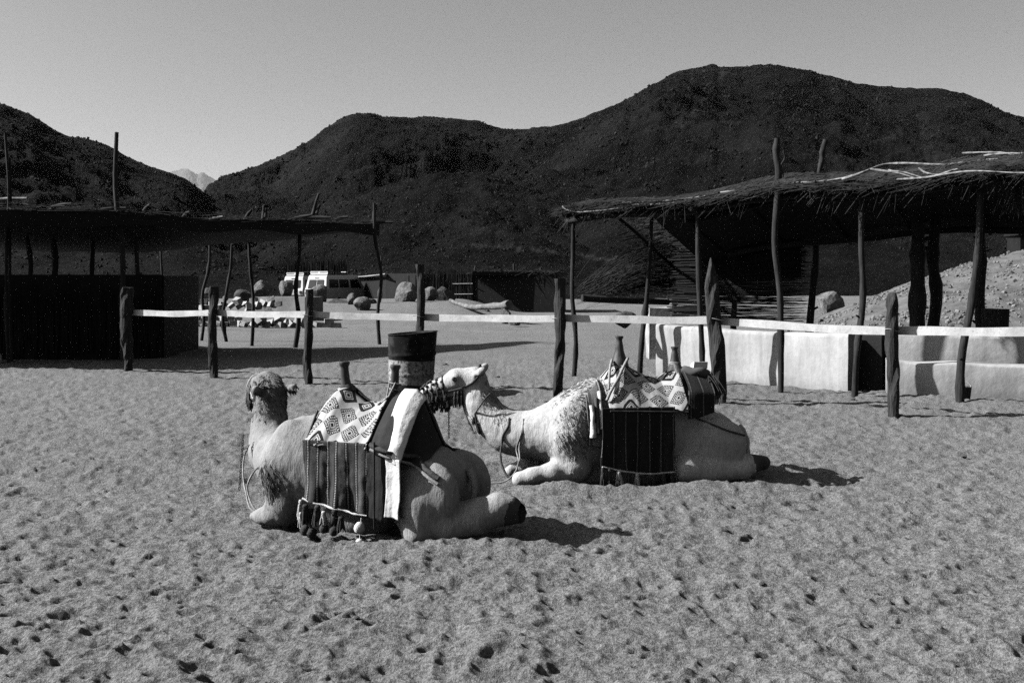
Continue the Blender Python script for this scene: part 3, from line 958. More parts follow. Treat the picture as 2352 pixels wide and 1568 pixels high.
# ------------------------------------------------------------------ barrel
bpz = G(943, 900)
m, t, b = new_mat('two_tone_rusty_barrel')
v = coord(t, 'Object'); n1 = ntex(t, v, 5, 6, 0.7); n2 = ntex(t, v, 28, 5, 0.75); nd = ntex(t, coord(t, 'Object', (1, 1, 0.16)), 26, 4, 0.7)
sepz = t.nodes.new('ShaderNodeSeparateXYZ'); t.links.new(v, sepz.inputs[0])
zz = NX(t, sepz.outputs[2]) + n1 * 0.02
up = zz.gt(0.50); dn = zz.lt(0.165)
white = remap(n2, 0.38, 0.54, 0.04, 0.28) * remap(nd, 0.32, 0.5, 0.5, 1.0)
dark = remap(n1, 0.45, 0.66, 0.003, 0.03)
lower = remap(n1, 0.3, 0.7, 0.008, 0.02)
val = up.pick(dark, dn.pick(lower, white))
grey(t, b, val); b.inputs['Roughness'].default_value = 0.75; b.inputs['Specular IOR Level'].default_value = 0.08
bump(t, b, n2 * 0.004 + n1 * 0.01, 0.7, 1.0)
M['barrel'] = m
bo = empty('rusty_barrel', (bpz[0], bpz[1], gz(bpz[0], bpz[1]) - 0.02))
bo.rotation_euler = (0, math.radians(2.0), 0)
H_, R0, R1 = 0.86, 0.31, 0.345
prof = [(0.0, 0.0), (R0, 0.0)]
for f in np.linspace(0.02, 1, 40):
    rr = R0 + (R1 - R0) * f + (0.012 if abs(f - 0.35) < 0.02 or abs(f - 0.66) < 0.02 else 0)
    prof.append((rr, H_ * f))
prof += [(R1 + 0.012, H_ + 0.004), (R1 + 0.006, H_ + 0.016), (R1 - 0.012, H_ + 0.008), (R1 - 0.02, H_ - 0.05), (R0 - 0.02, 0.05), (0.0, 0.05)]
me = MB().lathe(prof, sides=48).data('body')
co = np.empty(len(me.vertices) * 3, np.float32); me.vertices.foreach_get('co', co); co = co.reshape(-1, 3)
an = np.arctan2(co[:, 1], co[:, 0]); hf = np.clip(co[:, 2] / H_, 0, 1)
dent = 1 - 0.05 * hf * np.exp(-((an - 2.4) / 0.5) ** 2) - 0.07 * np.exp(-((an + 2.6) / 0.4) ** 2 - ((hf - 0.25) / 0.3) ** 2) + 0.02 * (noise2(an * 3, hf * 6, 2) - 0.5)
co[:, :2] *= dent[:, None]; co[:, 2] += 0.035 * hf * np.cos(an)
me.vertices.foreach_set('co', co.ravel()); me.update()
link('body', me, M['barrel'], bo)
tag(bo, 'dented two-tone steel barrel, dark above and whitewashed below, against the tall post', 'barrel')

# ------------------------------------------------------------------ dark open shelter
ls = empty('matting_shelter', (0, 0, 0))
tag(ls, 'black open shelter of thin poles under a sagging reed-mat roof', 'shelter')
fr = [(-17.0, 18.4, 2.88), (-12.5, 18.5, 2.90), (-8.5, 18.7, 2.84), (-5.7, 22.6, 2.88), (-3.35, 26.4, 3.00)]
bk_ = [(-17.0, 28.5, 2.45), (-12.5, 26.5, 2.42), (-9.2, 23.9, 2.28), (-6.3, 25.0, 2.55), (-3.7, 26.9, 2.95)]
FR, BK = spline(fr, 60), spline(bk_, 60)
rows = 14
V = []
for q in range(rows):
    f = q / (rows - 1)
    P = FR * (1 - f) + BK * f
    P[:, 2] += -0.06 * math.sin(f * math.pi) + 0.05 * np.sin(np.arange(60) * 0.42 + f * 3) * 0.6
    V.append(P)
V = np.concatenate(V); V2 = V.copy(); V2[:, 2] -= 0.09
rim = []
mb = MB().add(V, grid_quads(rows, 60)); mb.add(V2, grid_quads(rows, 60, True))
edge = lambda a: np.concatenate([a[:60], a[-60:]])
fq = np.array([[i, i + 1, 60 + i + 1, 60 + i] for i in range(59)])
mb.add(np.vstack([V2[:60], V[:60]]), fq); mb.add(np.vstack([V[-60:], V2[-60:]]), fq)
eR = np.vstack([V[59::60], V2[59::60]]); mb.add(eR, [[i, i + 1, rows + i + 1, rows + i] for i in range(rows - 1)])
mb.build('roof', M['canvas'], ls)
# matting that hangs down along the front edge
hp = []
Vh = []
for i in range(60):
    dz = 0.16 + 0.10 * math.sin(i * 0.35) ** 2
    a = FR[i] + np.array([0, -0.03, -0.05]); Vh += [a, a + np.array([0, 0.03, -dz])]
Vh = np.array(Vh); Vb = Vh + np.array([0, 0.03, 0])
q = np.array([[2 * i, 2 * i + 1, 2 * i + 3, 2 * i + 2] for i in range(59)])
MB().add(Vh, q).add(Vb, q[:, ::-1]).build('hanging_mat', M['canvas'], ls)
r_ = np.random.default_rng(8)
n = 500
i_ = r_.integers(0, 60, n)
P0 = FR[i_] + r_.normal(0, 0.05, (n, 3)) + np.array([0, 0.1, 0.02]); P1 = P0 + np.stack([r_.normal(0, 0.35, n), r_.normal(0.15, .1, n), r_.normal(0.01, 0.03, n)], -1)
V, Q = strands(P0, P1, 0.007)
tag(link('loose_reed', mesh_np('loose_reed', V, Q), M['midreed'], ls), kind='stuff')
POL = [(382, 758, 545), (462, 781, 560), (521, 783, 560), (578, 793, 560), (677, 797, 520), (872, 788, 466)]
for i, (x, yb, yt) in enumerate(POL):
    bp = G(x, yb); D = bp[1]; bp[2] = -0.1
    tp = W(x + (-14, 20, 12, -6, 12, -12)[i], yt, D)
    pole(ls, bp, tp, 0.045 if i != 4 else 0.065, 0.036, M['darkpole'], 0.05, 90 + i, branch=False)
for i, (xb, D, xt, yt, r0) in enumerate(((283, 20.0, 268, 304, 0.055), (20, 19.8, 12, 305, 0.035), (28, 19.9, 22, 362, 0.03), (60, 21, 62, 545, 0.06), (118, 21.5, 122, 545, 0.08), (210, 22, 214, 545, 0.06), (320, 21, 312, 545, 0.06))):
    q = W(xb, 840, D); q[2] = -0.1
    pole(ls, q, W(xt, yt, D), r0, r0 * 0.7, M['pole'] if i < 3 else M['darkpole'], 0.04, 110 + i, branch=False)
for i, ((x0, y0), (x1, y1), D) in enumerate((((-20, 462), (62, 456), 20.1), ((118, 478), (165, 468), 20.6), ((232, 484), (290, 478), 20.6), ((380, 507), (455, 506), 22.2), ((474, 510), (512, 498), 22.5), ((562, 506), (578, 482), 23.5),
                                            ((604, 504), (607, 470), 23.6), ((609, 500), (612, 478), 23.6), ((655, 510), (715, 494), 24.2), ((718, 494), (733, 444), 24.2), ((727, 492), (735, 470), 24.2), ((850, 515), (905, 510), 26.2), ((770, 506), (800, 498), 25.2), ((330, 486), (345, 470), 21.5), ((420, 500), (436, 486), 22.3), ((690, 503), (760, 500), 24.6), ((864, 468), (856, 508), 26.2))):
    MB().tube(spline([W(x0, y0, D), W((x0 + x1) / 2, (y0 + y1) / 2 - 2, D + 0.05), W(x1, y1, D)], 8), [0.045, 0.044, 0.042, 0.04, 0.038, 0.035, 0.03, 0.026], 7, rough=0.2, seed=i).build('roof_stick', M['stick'] if i in (0, 4) else M['reed'], ls)  # paler material makes a few sticks look sunlit, the rest stay dark
# dark enclosure under the roof
en = empty('dark_enclosure', (0, 0, 0))
tag(en, 'black reed-clad enclosure in the shade beneath the matting roof', 'enclosure')


def panel(p0, p1, zt, th=0.08, m=None, name='wall_panel', parent=None, zb=-0.1):
    p0 = np.array(p0[:2], float); p1 = np.array(p1[:2], float); d = p1 - p0; L = np.linalg.norm(d); a = math.atan2(d[1], d[0])
    R = [[math.cos(a), -math.sin(a), 0], [math.sin(a), math.cos(a), 0], [0, 0, 1]]
    return MB().box(((p0[0] + p1[0]) / 2, (p0[1] + p1[1]) / 2, (zt + zb) / 2), (L, th, zt - zb), R).build(name, m or M['darkreed'], parent, False)


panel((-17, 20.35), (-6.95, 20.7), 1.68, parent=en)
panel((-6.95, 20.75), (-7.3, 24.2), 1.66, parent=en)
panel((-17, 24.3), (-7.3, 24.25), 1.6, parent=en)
q = W(355, 745, 20.9)
MB().box((q[0] + 0.05, 20.9, 0.4), (0.3, 0.4, 1.0)).build('ledge', M['darkreed'], en, False)
n = 700
P0 = np.stack([r_.uniform(-17, -6.9, n), np.full(n, 20.27), r_.uniform(-0.05, 0.5, n)], -1); P0[:, 1] += (P0[:, 0] + 17) / 10 * 0.35
P1 = P0 + np.stack([r_.normal(0, .03, n), np.zeros(n), r_.uniform(0.8, 1.2, n)], -1)
V, Q = strands(P0, P1, 0.014)
tag(link('reed_cladding', mesh_np('reed_cladding', V, Q), M['darkreed'], en), kind='stuff')
q = G(6, 834)
tag(MB().lathe([(0, 0), (0.09, 0), (0.1, 0.05), (0.085, 0.16), (0.05, 0.2), (0.03, 0.24), (0, 0.24)], (q[0] - 0.02, q[1] - 0.2, gz(q[0], q[1])), 14).build('white_jug', M['block']),
    'small white jug on the sand at the edge of the black shelter', 'jug')

# ------------------------------------------------------------------ rocks
def rock_mesh(seed, sub=3, flat=1.0, ang=0.35):
    import bmesh
    bm = bmesh.new(); bmesh.ops.create_icosphere(bm, subdivisions=sub, radius=1.0)
    V = np.array([v.co[:] for v in bm.verts])
    r = np.random.default_rng(seed)
    for k in range(9):                                     # planed facets
        nrm = r.normal(size=3); nrm /= np.linalg.norm(nrm); c = r.uniform(0.55, 0.9)
        dt = V @ nrm; V = V - np.maximum(dt - c, 0)[:, None] * nrm * 0.9
    V = V * (1 + ang * 0.45 * fbm3(V * 1.3 + seed, 3, seed))[:, None] * (1 + 0.05 * fbm3(V * 5 + seed, 3, seed))[:, None]
    for v, p in zip(bm.verts, V): v.co = p
    for f in bm.faces: f.smooth = False
    me = bpy.data.meshes.new('boulder'); bm.to_mesh(me); bm.free()
    return me


def boulder(x, yb, w, h, D, label, dark=False, seed=0, rz=0.0, tilt=0.0, dy=0.8, grp='boulders on the sand bank', sub=3):
    c = W(x, yb - h / 2, D)
    o = link('boulder', rock_mesh(seed, sub), M['darkrock'] if dark else M['rock'], None, c)
    s = D / F
    o.scale = (w / 2 * s * 1.12, w / 2 * s * dy, h / 2 * s * 1.15)
    o.rotation_euler = (0, tilt, rz)
    return tag(o, label, 'rock', grp)


boulder(657, 686, 34, 42, 46, 'pale egg-shaped boulder standing on the cement tank edge before the cars', seed=1)
boulder(604, 690, 40, 46, 46.5, 'pointed boulder with one sunlit face behind the cement tank', seed=2, tilt=0.5)
boulder(559, 694, 38, 30, 45.5, 'dark rounded boulder behind the stone blocks, two poles from the shaded box', True, 3)
boulder(517, 692, 15, 15, 45, 'small pale boulder among the poles behind the stone blocks', seed=4)
boulder(735, 700, 44, 44, 45, 'boulder that hides the lower rear of the nearer car', seed=5, tilt=-0.4)
boulder(775, 712, 62, 28, 44.5, 'low black boulder below the side of the nearer car', True, 6)
boulder(806, 707, 22, 32, 43.5, 'upright boulder with a pale sunlit edge beside the round one', seed=7, tilt=0.2)
boulder(831, 717, 40, 34, 41.5, 'round ridged boulder beside a thin shelter pole', seed=8, dy=1.0)
boulder(844, 700, 38, 14, 44, 'flat slab of rock lying in front of the car bonnet', True, 9)
boulder(873, 693, 11, 30, 44, 'thin upright stone next to the thin shelter pole', seed=10)
boulder(929, 700, 58, 50, 45, 'largest boulder, leaning against the tall fence post on the bank', seed=11, tilt=-0.45)
boulder(988, 695, 34, 34, 46, 'bright triangular boulder beside the tall fence post', seed=12, tilt=0.5)
boulder(1022, 698, 44, 40, 47, 'dark boulder in shadow between the bright boulder and the reed hut', True, 13)
boulder(420, 690, 30, 26, 50, 'dim boulder at the foot of the black hill behind the shelter', True, 14)
boulder(480, 676, 24, 14, 56, 'low rock at the hill foot behind the shelter poles', True, 15)
boulder(1108, 724, 34, 16, 43, 'low stone in the sand in front of the log bench', seed=16)
boulder(1184, 750, 30, 22, 34.5, 'rough stone under the sunlit end of the log bench', seed=17, grp='stones under the log bench')
boulder(1164, 742, 20, 34, 35.5, 'upright stone propping the log bench', seed=18, grp='stones under the log bench')
boulder(1902, 738, 66, 66, 36, 'big boulder leaning at the foot of the gravel bank', seed=19, tilt=-0.5, grp='boulders near the white wall')
boulder(1437, 752, 50, 34, 24, 'dark rough boulder lying before the white stone block by the reed screen', True, 20, grp='boulders near the white wall')
boulder(1560, 740, 44, 34, 22, 'dark boulder under the broken reed screen behind the white wall', True, 21, grp='boulders near the white wall')
q = W(1512, 726, 21.0)
tag(MB().box((q[0], q[1], q[2] - 0.35), (0.42, 0.4, 1.05), jit=0.03).build('stone_block', M['block'], None, False), 'single pale stone block standing at the end of the white wall', 'block')
# log bench
lg = empty('log_bench', (0, 0, 0))
P = [W(1034, 690, 44), W(1050, 697, 43.2), W(1080, 704, 41.5), (W(1120, 704, 39)), W(1150, 702, 37.2), W(1170, 697, 36)]
MB().tube(spline(P, 24), np.linspace(0.07, 0.13, 24), 9, rough=0.35, seed=2).build('seat', M['rock'], lg)
for x, D in ((1060, 42.6), (1160, 36.6)):
    q = W(x, 703, D); z0 = gz(q[0], q[1]) - 0.1
    MB().tube([(q[0], q[1], z0), (q[0], q[1], (z0 + q[2]) / 2), (q[0], q[1], q[2] - 0.02)], [0.13, 0.11, 0.12], 8, rough=0.3, seed=int(x)).build('support', M['darkrock'], lg)
tag(lg, 'crooked log bench on stones in front of the reed hut', 'bench')

# ------------------------------------------------------------------ stone blocks in a tumbled wall
blk = []
for k in range(6):
    mb = MB().box((0, 0, 0), (0.26, 0.19, 0.15), jit=0.012)
    me = mb.data('stone_block', False)
    bmod = link('stone_block', me, M['block']); blk.append(bmod)
BL = 'rough pale stone block in the low stacked courses behind the rail'
GR = 'stone blocks of the stacked courses'
cnt = 0


def place_block(p, rz, tilt=(0, 0), s=1.0, lab=BL):
    global cnt
    src = blk[cnt % 6]
    o = src if cnt < 6 else src.copy()
    if cnt >= 6: col.objects.link(o)
    o.location = p; o.rotation_euler = (tilt[0], tilt[1], rz); o.scale = (s, s, s)
    tag(o, lab, 'block', lab + 's' if False else GR)
    cnt += 1


r_ = np.random.default_rng(12)
for course in range(3):
    x = 388 + course * 14
    while x < (700, 560, 520)[course]:
        y = 753 - course * 12.5 + r_.uniform(-2, 2)
        p = W(x, y - 6, 35 + course * 0.25); p[2] = max(p[2], 0.09 + course * 0.17)
        place_block(p, r_.normal(0.1, 0.35), (r_.normal(0, 0.12), r_.normal(0, 0.12)), r_.uniform(0.85, 1.15))
        x += r_.uniform(15, 21)
BL2, GR = 'rough pale stone block in the upper heap above the stacked courses', 'stone blocks of the upper heap'
for (x, y) in ((420, 704), (432, 708), (446, 702), (452, 690), (470, 706), (486, 698), (500, 705), (515, 697), (531, 702), (545, 690), (552, 702), (566, 699), (583, 690), (590, 702), (605, 697), (622, 688), (640, 698), (470, 692), (626, 700), (575, 708)):
    p = W(x, y, 38 + r_.uniform(-0.4, 0.4)); place_block(p, r_.uniform(0, 3), (r_.normal(0, .3), r_.normal(0, .3)), r_.uniform(0.9, 1.3), BL2)
BL3, GR = 'tilted pale stone block in the tumbled spill before the cement tank', 'stone blocks spilled before the tank'
for (x, y) in ((560, 745), (585, 748), (598, 736), (612, 749), (625, 741), (648, 746), (662, 742), (690, 737), (700, 748), (672, 750), (605, 730), (640, 732)):
    p = W(x, y, 34.4 + r_.uniform(-0.3, 0.3)); p[2] = max(p[2], 0.08); place_block(p, r_.uniform(0, 3), (r_.normal(0, .35), r_.normal(0, .35)), r_.uniform(0.9, 1.35), BL3)
BL4, GR = 'squared pale block in the short row past the third fence post', 'blocks past the third post'
for (x, y) in ((737, 748), (752, 748), (773, 750), (756, 738), (724, 750)):
    p = W(x, y, 34.2); p[2] = max(p[2], 0.08); place_block(p, r_.normal(0, 0.15), (0, 0), 1.15, BL4)
# supporting core of the block wall
tk = empty('cement_tank', (0, 0, 0))
a, c, e = W(588, 640, 39.2), W(703, 640, 38.2), W(738, 640, 40.0)
zt = 0.92
panel(a, c, zt, 0.14, M['tank'], 'wall_panel', tk); panel(c + np.array([0.06, 0.03, 0]), e, zt, 0.14, M['tank'], 'wall_panel', tk)
panel(a + np.array([0, 0.12, 0]), a + (e - c) + np.array([0, 0.1, 0]), zt - 0.01, 0.14, M['tank'], 'wall_panel', tk)
panel(a + (e - c) + np.array([0.1, 0.05, 0]), e + np.array([-0.02, 0.08, 0]), zt - 0.012, 0.14, M['tank'], 'wall_panel', tk)
tag(tk, 'grey stained cement tank behind the stone blocks and the rail', 'tank')
q = W(612, 706, 37.9)
tag(link('paper_scrap', mesh_np('paper_scrap', np.array([[-.1, 0, 0], [.12, .02, .03], [.18, .0, -.12], [-.03, -.02, -.14], [-.1, .01, -.005], [.12, .03, .025], [.18, .01, -.125], [-.03, -.01, -.145]]) * 1.3 + q,
         np.array([[0, 3, 2, 1], [4, 5, 6, 7], [0, 1, 5, 4], [1, 2, 6, 5], [2, 3, 7, 6], [3, 0, 4, 7]]), False), M['whitecloth']), 'scrap of white paper caught against the cement tank', 'paper')

# ------------------------------------------------------------------ reed huts and fences far behind
def reed_wall(parent, p0, p1, zt, n, m, name='reed_wall', zb=0.0, ragged=0.12, back=True, rad=0.018):
    p0 = np.array(p0[:2], float); p1 = np.array(p1[:2], float)
    f = r_.random(n)
    P0 = np.stack([p0[0] + (p1[0] - p0[0]) * f, p0[1] + (p1[1] - p0[1]) * f + r_.normal(0, 0.02, n), np.full(n, zb - 0.1)], -1)
    P1 = P0 + np.stack([r_.normal(0, 0.05, n), r_.normal(0, 0.02, n), np.full(n, zt - zb + 0.1) + r_.normal(0, ragged, n)], -1)
    V, Q = strands(P0, P1, rad, segs=1)
    tag(link(name, mesh_np(name, V, Q), m, parent), kind='stuff')
    if back:
        panel(p0 + np.array([0.02, 0.06]), p1 + np.array([0.02, 0.06]), zt - 0.15, 0.05, M['darkreed'], 'backing', parent, zb - 0.1)


r_ = np.random.default_rng(31)
rf = empty('reed_fence', (0, 0, 0))
tag(rf, 'tall pale reed fence standing behind the two parked cars', 'fence')
reed_wall(rf, W(655, 640, 72), W(795, 640, 70), CAMH + (640 - 604) * 71 / F, 420, M['midreed'], rad=0.03, ragged=0.16)
reed_wall(rf, W(715, 640, 69.4), W(765, 640, 69), CAMH + (640 - 597) * 69 / F, 160, M['reed'], rad=0.03, ragged=0.12, back=False)
hut = empty('reed_hut', (0, 0, 0))
tag(hut, 'long low dark reed hut with a ragged thatched front across the middle distance', 'hut')
ha, hb = W(1085, 640, 50), W(1278, 640, 49)
hz_ = CAMH + (640 - 628) * 50 / F
panel(ha, hb, hz_ - 0.05, 0.1, M['darkreed'], 'front_wall', hut)
panel(hb, hb + np.array([0.6, 4.0, 0]), hz_ - 0.05, 0.1, M['darkreed'], 'side_wall', hut)
mb = MB(); c = (ha + hb) / 2
mb.box((c[0] + 0.3, c[1] + 1.9, hz_ + 0.0), (abs(hb - ha)[0] + 0.5, 4.4, 0.14), jit=0.04); mb.build('roof', M['canvas'], hut, False)
# reed panels to its side catch the sun
reed_wall(hut, W(1040, 640, 50.6), W(1086, 640, 49.9), CAMH + (640 - 622) * 50 / F, 130, M['reed'], rad=0.02, ragged=0.1)
reed_wall(hut, W(955, 640, 52), W(1042, 640, 50.7), CAMH + (640 - 622) * 51 / F, 180, M['midreed'], rad=0.02, ragged=0.16)
for z in (0.85, 1.35):
    p0, p1 = W(1040, 640, 50.5), W(1086, 640, 49.8)
    MB().tube([(p0[0], p0[1], z), (p1[0], p1[1], z + 0.02)], 0.02, 6).build('lath', M['stick'], hut)
n = 420
f = r_.random(n)
P0 = ha[None] * (1 - f[:, None]) + hb[None] * f[:, None]; P0[:, 2] = hz_ + 0.08; P0[:, 1] -= r_.uniform(-0.3, 0.2, n)
P1 = P0 + np.stack([r_.normal(0, 0.25, n), r_.uniform(-0.25, 0.1, n), r_.normal(-0.04, 0.12, n)], -1)
V, Q = strands(P0, P1, 0.016)
tag(link('thatch', mesh_np('thatch', V, Q), M['reed'], hut), kind='stuff')
for x, yt in ((1090, 610), (1178, 605), (1240, 614)):
    q = W(x, 640, 50.2)
    pole(hut, (q[0], q[1], 0), (q[0] + 0.05, q[1], CAMH + (640 - yt) * 50 / F), 0.07, 0.05, M['darkpole'], 0.02, int(x), branch=False)
aw = empty('awning', (0, 0, 0))
tag(aw, 'dark awning with a pale rope along its edge beside the cars', 'awning')
pa, pb, pc = W(795, 636, 62), W(885, 629, 55), W(960, 622, 53)
panel(pa + np.array([0, 0.8, 0]), pb + np.array([0, 0.8, 0]), pa[2] - 0.02, 0.1, M['darkreed'], 'wall_panel', aw)
panel(pb + np.array([0, 0.8, 0]), pc + np.array([0, 0.4, 0]), pb[2] + 0.02, 0.1, M['darkreed'], 'wall_panel', aw)
MB().tube(spline([pa, (pa + pb) / 2 + np.array([0, 0, -0.05]), pb], 12), 0.035, 6, rough=0.3).build('edge_rope', M['rope'], aw)
Va = np.array([pa, pb, pb + np.array([0.2, 3, 0.1]), pa + np.array([0.2, 3, 0.1])]) - np.array([0, 0, 0.03])
MB().add(np.vstack([Va, Va - np.array([0, 0, 0.05])]), [[0, 1, 2, 3], [7, 6, 5, 4], [0, 4, 5, 1], [1, 5, 6, 2], [2, 6, 7, 3], [3, 7, 4, 0]]).build('sheet', M['canvas'], aw, False)
tag(pole(None, (*W(872, 640, 54)[:2], 0), W(876, 588, 54), 0.05, 0.04, M['darkpole'], 0.03, 404, 'awning_pole', False), 'thin dark pole sticking up behind the dark awning beside the cars', 'pole')
bh = empty('bank_hut', (0, 0, 0))
tag(bh, 'small dark hut on top of the gravel bank at the edge of the picture', 'hut')
q = W(2346, 575, 33.0)
MB().box((q[0] + 0.15, q[1], q[2] + 0.1), (0.8, 0.8, 0.75), jit=0.02).build('wall', M['darkreed'], bh, False)
MB().box((q[0] + 0.15, q[1], q[2] + 0.5), (0.95, 0.95, 0.06), jit=0.01).build('roof', M['canvas'], bh, False)

# ------------------------------------------------------------------ parked cars
def bevel_obj(o, w, seg=2):
    md = o.modifiers.new('bevel', 'BEVEL'); md.width = w; md.segments = seg; md.limit_method = 'ANGLE'
    return o


def extrude_profile(prof, w, tuck=None):
    """side outline (x,z) -> closed body of width w; tuck narrows the upper verts"""
    n = len(prof); V = []
    for sgn in (-1, 1):
        for (x, z) in prof:
            k = 1.0 if tuck is None else tuck(x, z)
            V.append((x, sgn * w / 2 * k, z))
    mb = MB()
    mb.add(V, [[i, (i + 1) % n, n + (i + 1) % n, n + i] for i in range(n)])
    me_v = np.array(V)
    c0, c1 = me_v[:n].mean(0), me_v[n:].mean(0)
    mb.add(np.vstack([me_v[:n], c0]), [[(i + 1) % n, i, n] for i in range(n)])
    mb.add(np.vstack([me_v[n:], c1]), [[i, (i + 1) % n, n] for i in range(n)])
    return mb


def car():
    root = empty('parked_car')
    prof = [(-2.35, 0.55), (-2.38, 0.95), (-2.32, 1.15), (1.34, 1.15), (1.5, 1.13), (2.30, 1.06), (2.42, 0.95), (2.42, 0.55),
            (1.98, 0.5), (1.9, 0.78), (1.6, 0.9), (1.3, 0.78), (1.2, 0.5), (-0.95, 0.5), (-1.05, 0.78), (-1.35, 0.9), (-1.65, 0.78), (-1.75, 0.5)]
    body = extrude_profile(prof, 1.74).build('body', M['carwhite'], root, False)      # wheel arches cut into the outline
    extrude_profile([(-2.30, 1.148), (-2.15, 1.88), (-2.05, 1.985), (0.55, 2.0), (0.75, 1.95), (1.30, 1.148)], 1.74, lambda x, z: 1.0 - 0.15 * max(0, z - 1.15) / 0.85).build('cabin', M['carwhite'], root, False)

    def side(xz, y0, name, m):
        for s in (-1, 1):
            V = []
            for (x, z) in xz:
                V.append((x, s * (0.87 * (1.0 - 0.15 * max(0, z - 1.15) / 0.85) + 0.004), z))
            V2 = [(x, y + s * 0.012, z) for (x, y, z) in V]
            n = len(xz)
            q = [[i, (i + 1) % n, n + (i + 1) % n, n + i] for i in range(n)]
            top = [list(range(n, 2 * n))] if n == 4 else None
            o = MB().add(V + V2, q + (top or []))
            o.build(name, m, root, False)
    side([(-2.0, 1.2), (-1.15, 1.2), (-1.15, 1.72), (-1.93, 1.72)], 0, 'window', M['glass'])
    side([(-1.05, 1.2), (-0.2, 1.2), (-0.2, 1.72), (-1.05, 1.72)], 0, 'window', M['glass'])
    side([(-0.02, 1.18), (0.98, 1.18), (0.66, 1.72), (-0.02, 1.72)], 0, 'window', M['glass'])
    # rear: two door windows, vent slot, lights, bumper
    def rearx(z): return -2.32 + (z - 1.05) / 0.81 * 0.16 - 0.012
    for (y0, y1) in ((-0.66, -0.05), (0.03, 0.66)):
        V = [(rearx(1.12), y0, 1.12), (rearx(1.12), y1, 1.12), (rearx(1.7), y1 * 0.93, 1.7), (rearx(1.7), y0 * 0.93, 1.7)]
        V2 = [(x - 0.01, y, z) for x, y, z in V]
        MB().add(V + V2, [[4, 5, 6, 7], [0, 1, 5, 4], [1, 2, 6, 5], [2, 3, 7, 6], [3, 0, 4, 7]]).build('rear_window', M['glass'], root, False)
    MB().box((rearx(1.8) - 0.004, 0, 1.8), (0.02, 0.36, 0.04)).build('vent', M['rubber'], root, False)
    for s in (-1, 1):
        MB().box((-2.385, s * 0.72, 0.86), (0.03, 0.16, 0.2)).build('tail_light', M['rubber'], root, False)
        MB().box((2.40, s * 0.6, 0.86), (0.08, 0.24, 0.2)).build('headlight', M['glass'], root, False)
    MB().box((-2.44, 0, 0.6), (0.14, 1.7, 0.16)).build('bumper', M['rackblack'], root, False)
    MB().box((2.46, 0, 0.6), (0.14, 1.72, 0.2)).build('bumper', M['rackblack'], root, False)
    for x in (-1.35, 1.6):
        for s in (-1, 1):
            R = [[1, 0, 0], [0, 0, 1], [0, -1, 0]]
            w = MB().lathe([(0.0, -0.11), (0.3, -0.11), (0.38, -0.08), (0.40, 0), (0.38, 0.08), (0.3, 0.11), (0.0, 0.11)], (x, s * 0.74, 0.40), 22, R).build('wheel', M['rubber'], root)
            MB().lathe([(0.0, -0.135), (0.12, -0.135), (0.2, -0.125), (0.21, -0.1), (0.21, 0.1), (0.2, 0.125), (0.12, 0.135), (0.0, 0.135)], (x, s * 0.74, 0.40), 18, R).build('rim', M['rackwhite'], w)
    # roof rack: white rear rail, black sides and slats
    rk = MB().box((-0.8, 0, 2.07), (2.3, 1.36, 0.03)).build('roof_rack', M['rackblack'], root, False)
    for s in (-1, 1):
        MB().tube([(-1.95, s * 0.7, 2.22), (0.35, s * 0.7, 2.22)], 0.02, 6).build('rail', M['rackblack'], rk)
        for x in np.linspace(-1.9, 0.3, 6):
            MB().tube([(x, s * 0.7, 2.06), (x, s * 0.7, 2.22)], 0.015, 5).build('upright', M['rackblack'], rk)
    MB().box((-1.98, 0, 2.08), (0.05, 1.42, 0.08)).box((-1.99, 0, 2.2), (0.04, 1.42, 0.04)).box((-1.985, -0.7, 2.14), (0.045, 0.04, 0.16)).box((-1.985, 0.7, 2.14), (0.045, 0.04, 0.16)).box((-1.985, 0, 2.14), (0.045, 0.12, 0.1)).build('end_rail', M['rackwhite'], rk, False)
    MB().box((0.38, 0.1, 2.2), (0.05, 0.4, 0.05)).build('lamp_bar', M['rackwhite'], rk, False)
    return root


c1 = car()
p = W(783, 640, 59); c1.scale = (0.88, 0.88, 0.88); c1.location = (p[0], p[1], 0.05); c1.rotation_euler = (0, 0, math.radians(57))
tag(c1, 'nearer white off-road car with a roof rack seen from behind over the boulders', 'car', 'parked white cars')
c2 = copy_tree(c1)
p = W(716, 640, 66); c2.location = (p[0], p[1], 0.02); c2.rotation_euler = (0, 0, math.radians(66))
c2['label'] = 'farther white off-road car mostly hidden by a dark pole and the nearer car'
for ch in c2.children:
    if ch.name.startswith('roof_rack'):
        MB().box((-1.0, 0.1, 2.2), (1.1, 0.9, 0.18), jit=0.03).build('load', M['darkcloth'], ch, False)

# loose stones on the sand
SM = [rock_mesh(200 + k, 2) for k in range(3)]
for k, (x, y, s, lab) in enumerate(((1143, 868, .05, 'small dark stone on the sand between the barrel and the flat-topped post'), (1022, 838, .06, 'small stone in the shelter shadow beside the barrel'),
                                    (1290, 925, .07, 'pale stone at the foot of the split flat-topped post'), (1255, 921, .05, 'small stone just before the split flat-topped post'),
                                    (1958, 921, .05, 'small stone by the pole at the dark gap'), (660, 898, .04, 'small stone between the third post and the turned camel head'),
                                    (820, 1440, .018, 'pebble lying alone in the near sand below the dun camel'), (1300, 1330, .016, 'pebble lying alone in the near sand between the two camels'),
                                    (1750, 1350, .02, 'pebble lying alone in the near sand below the white camel'), (2215, 1050, .035, 'small stone on the bare sand before the last rail'))):
    p = G(x, y)
    o = link('stone', SM[k % 3], M['rock'], None, (p[0], p[1], gz(p[0], p[1]) + s * 0.25)); o.scale = (s, s * 0.8, s * 0.6); o.rotation_euler = (0, 0, k * 1.3)
    tag(o, lab, 'stone', 'loose stones on the sand')

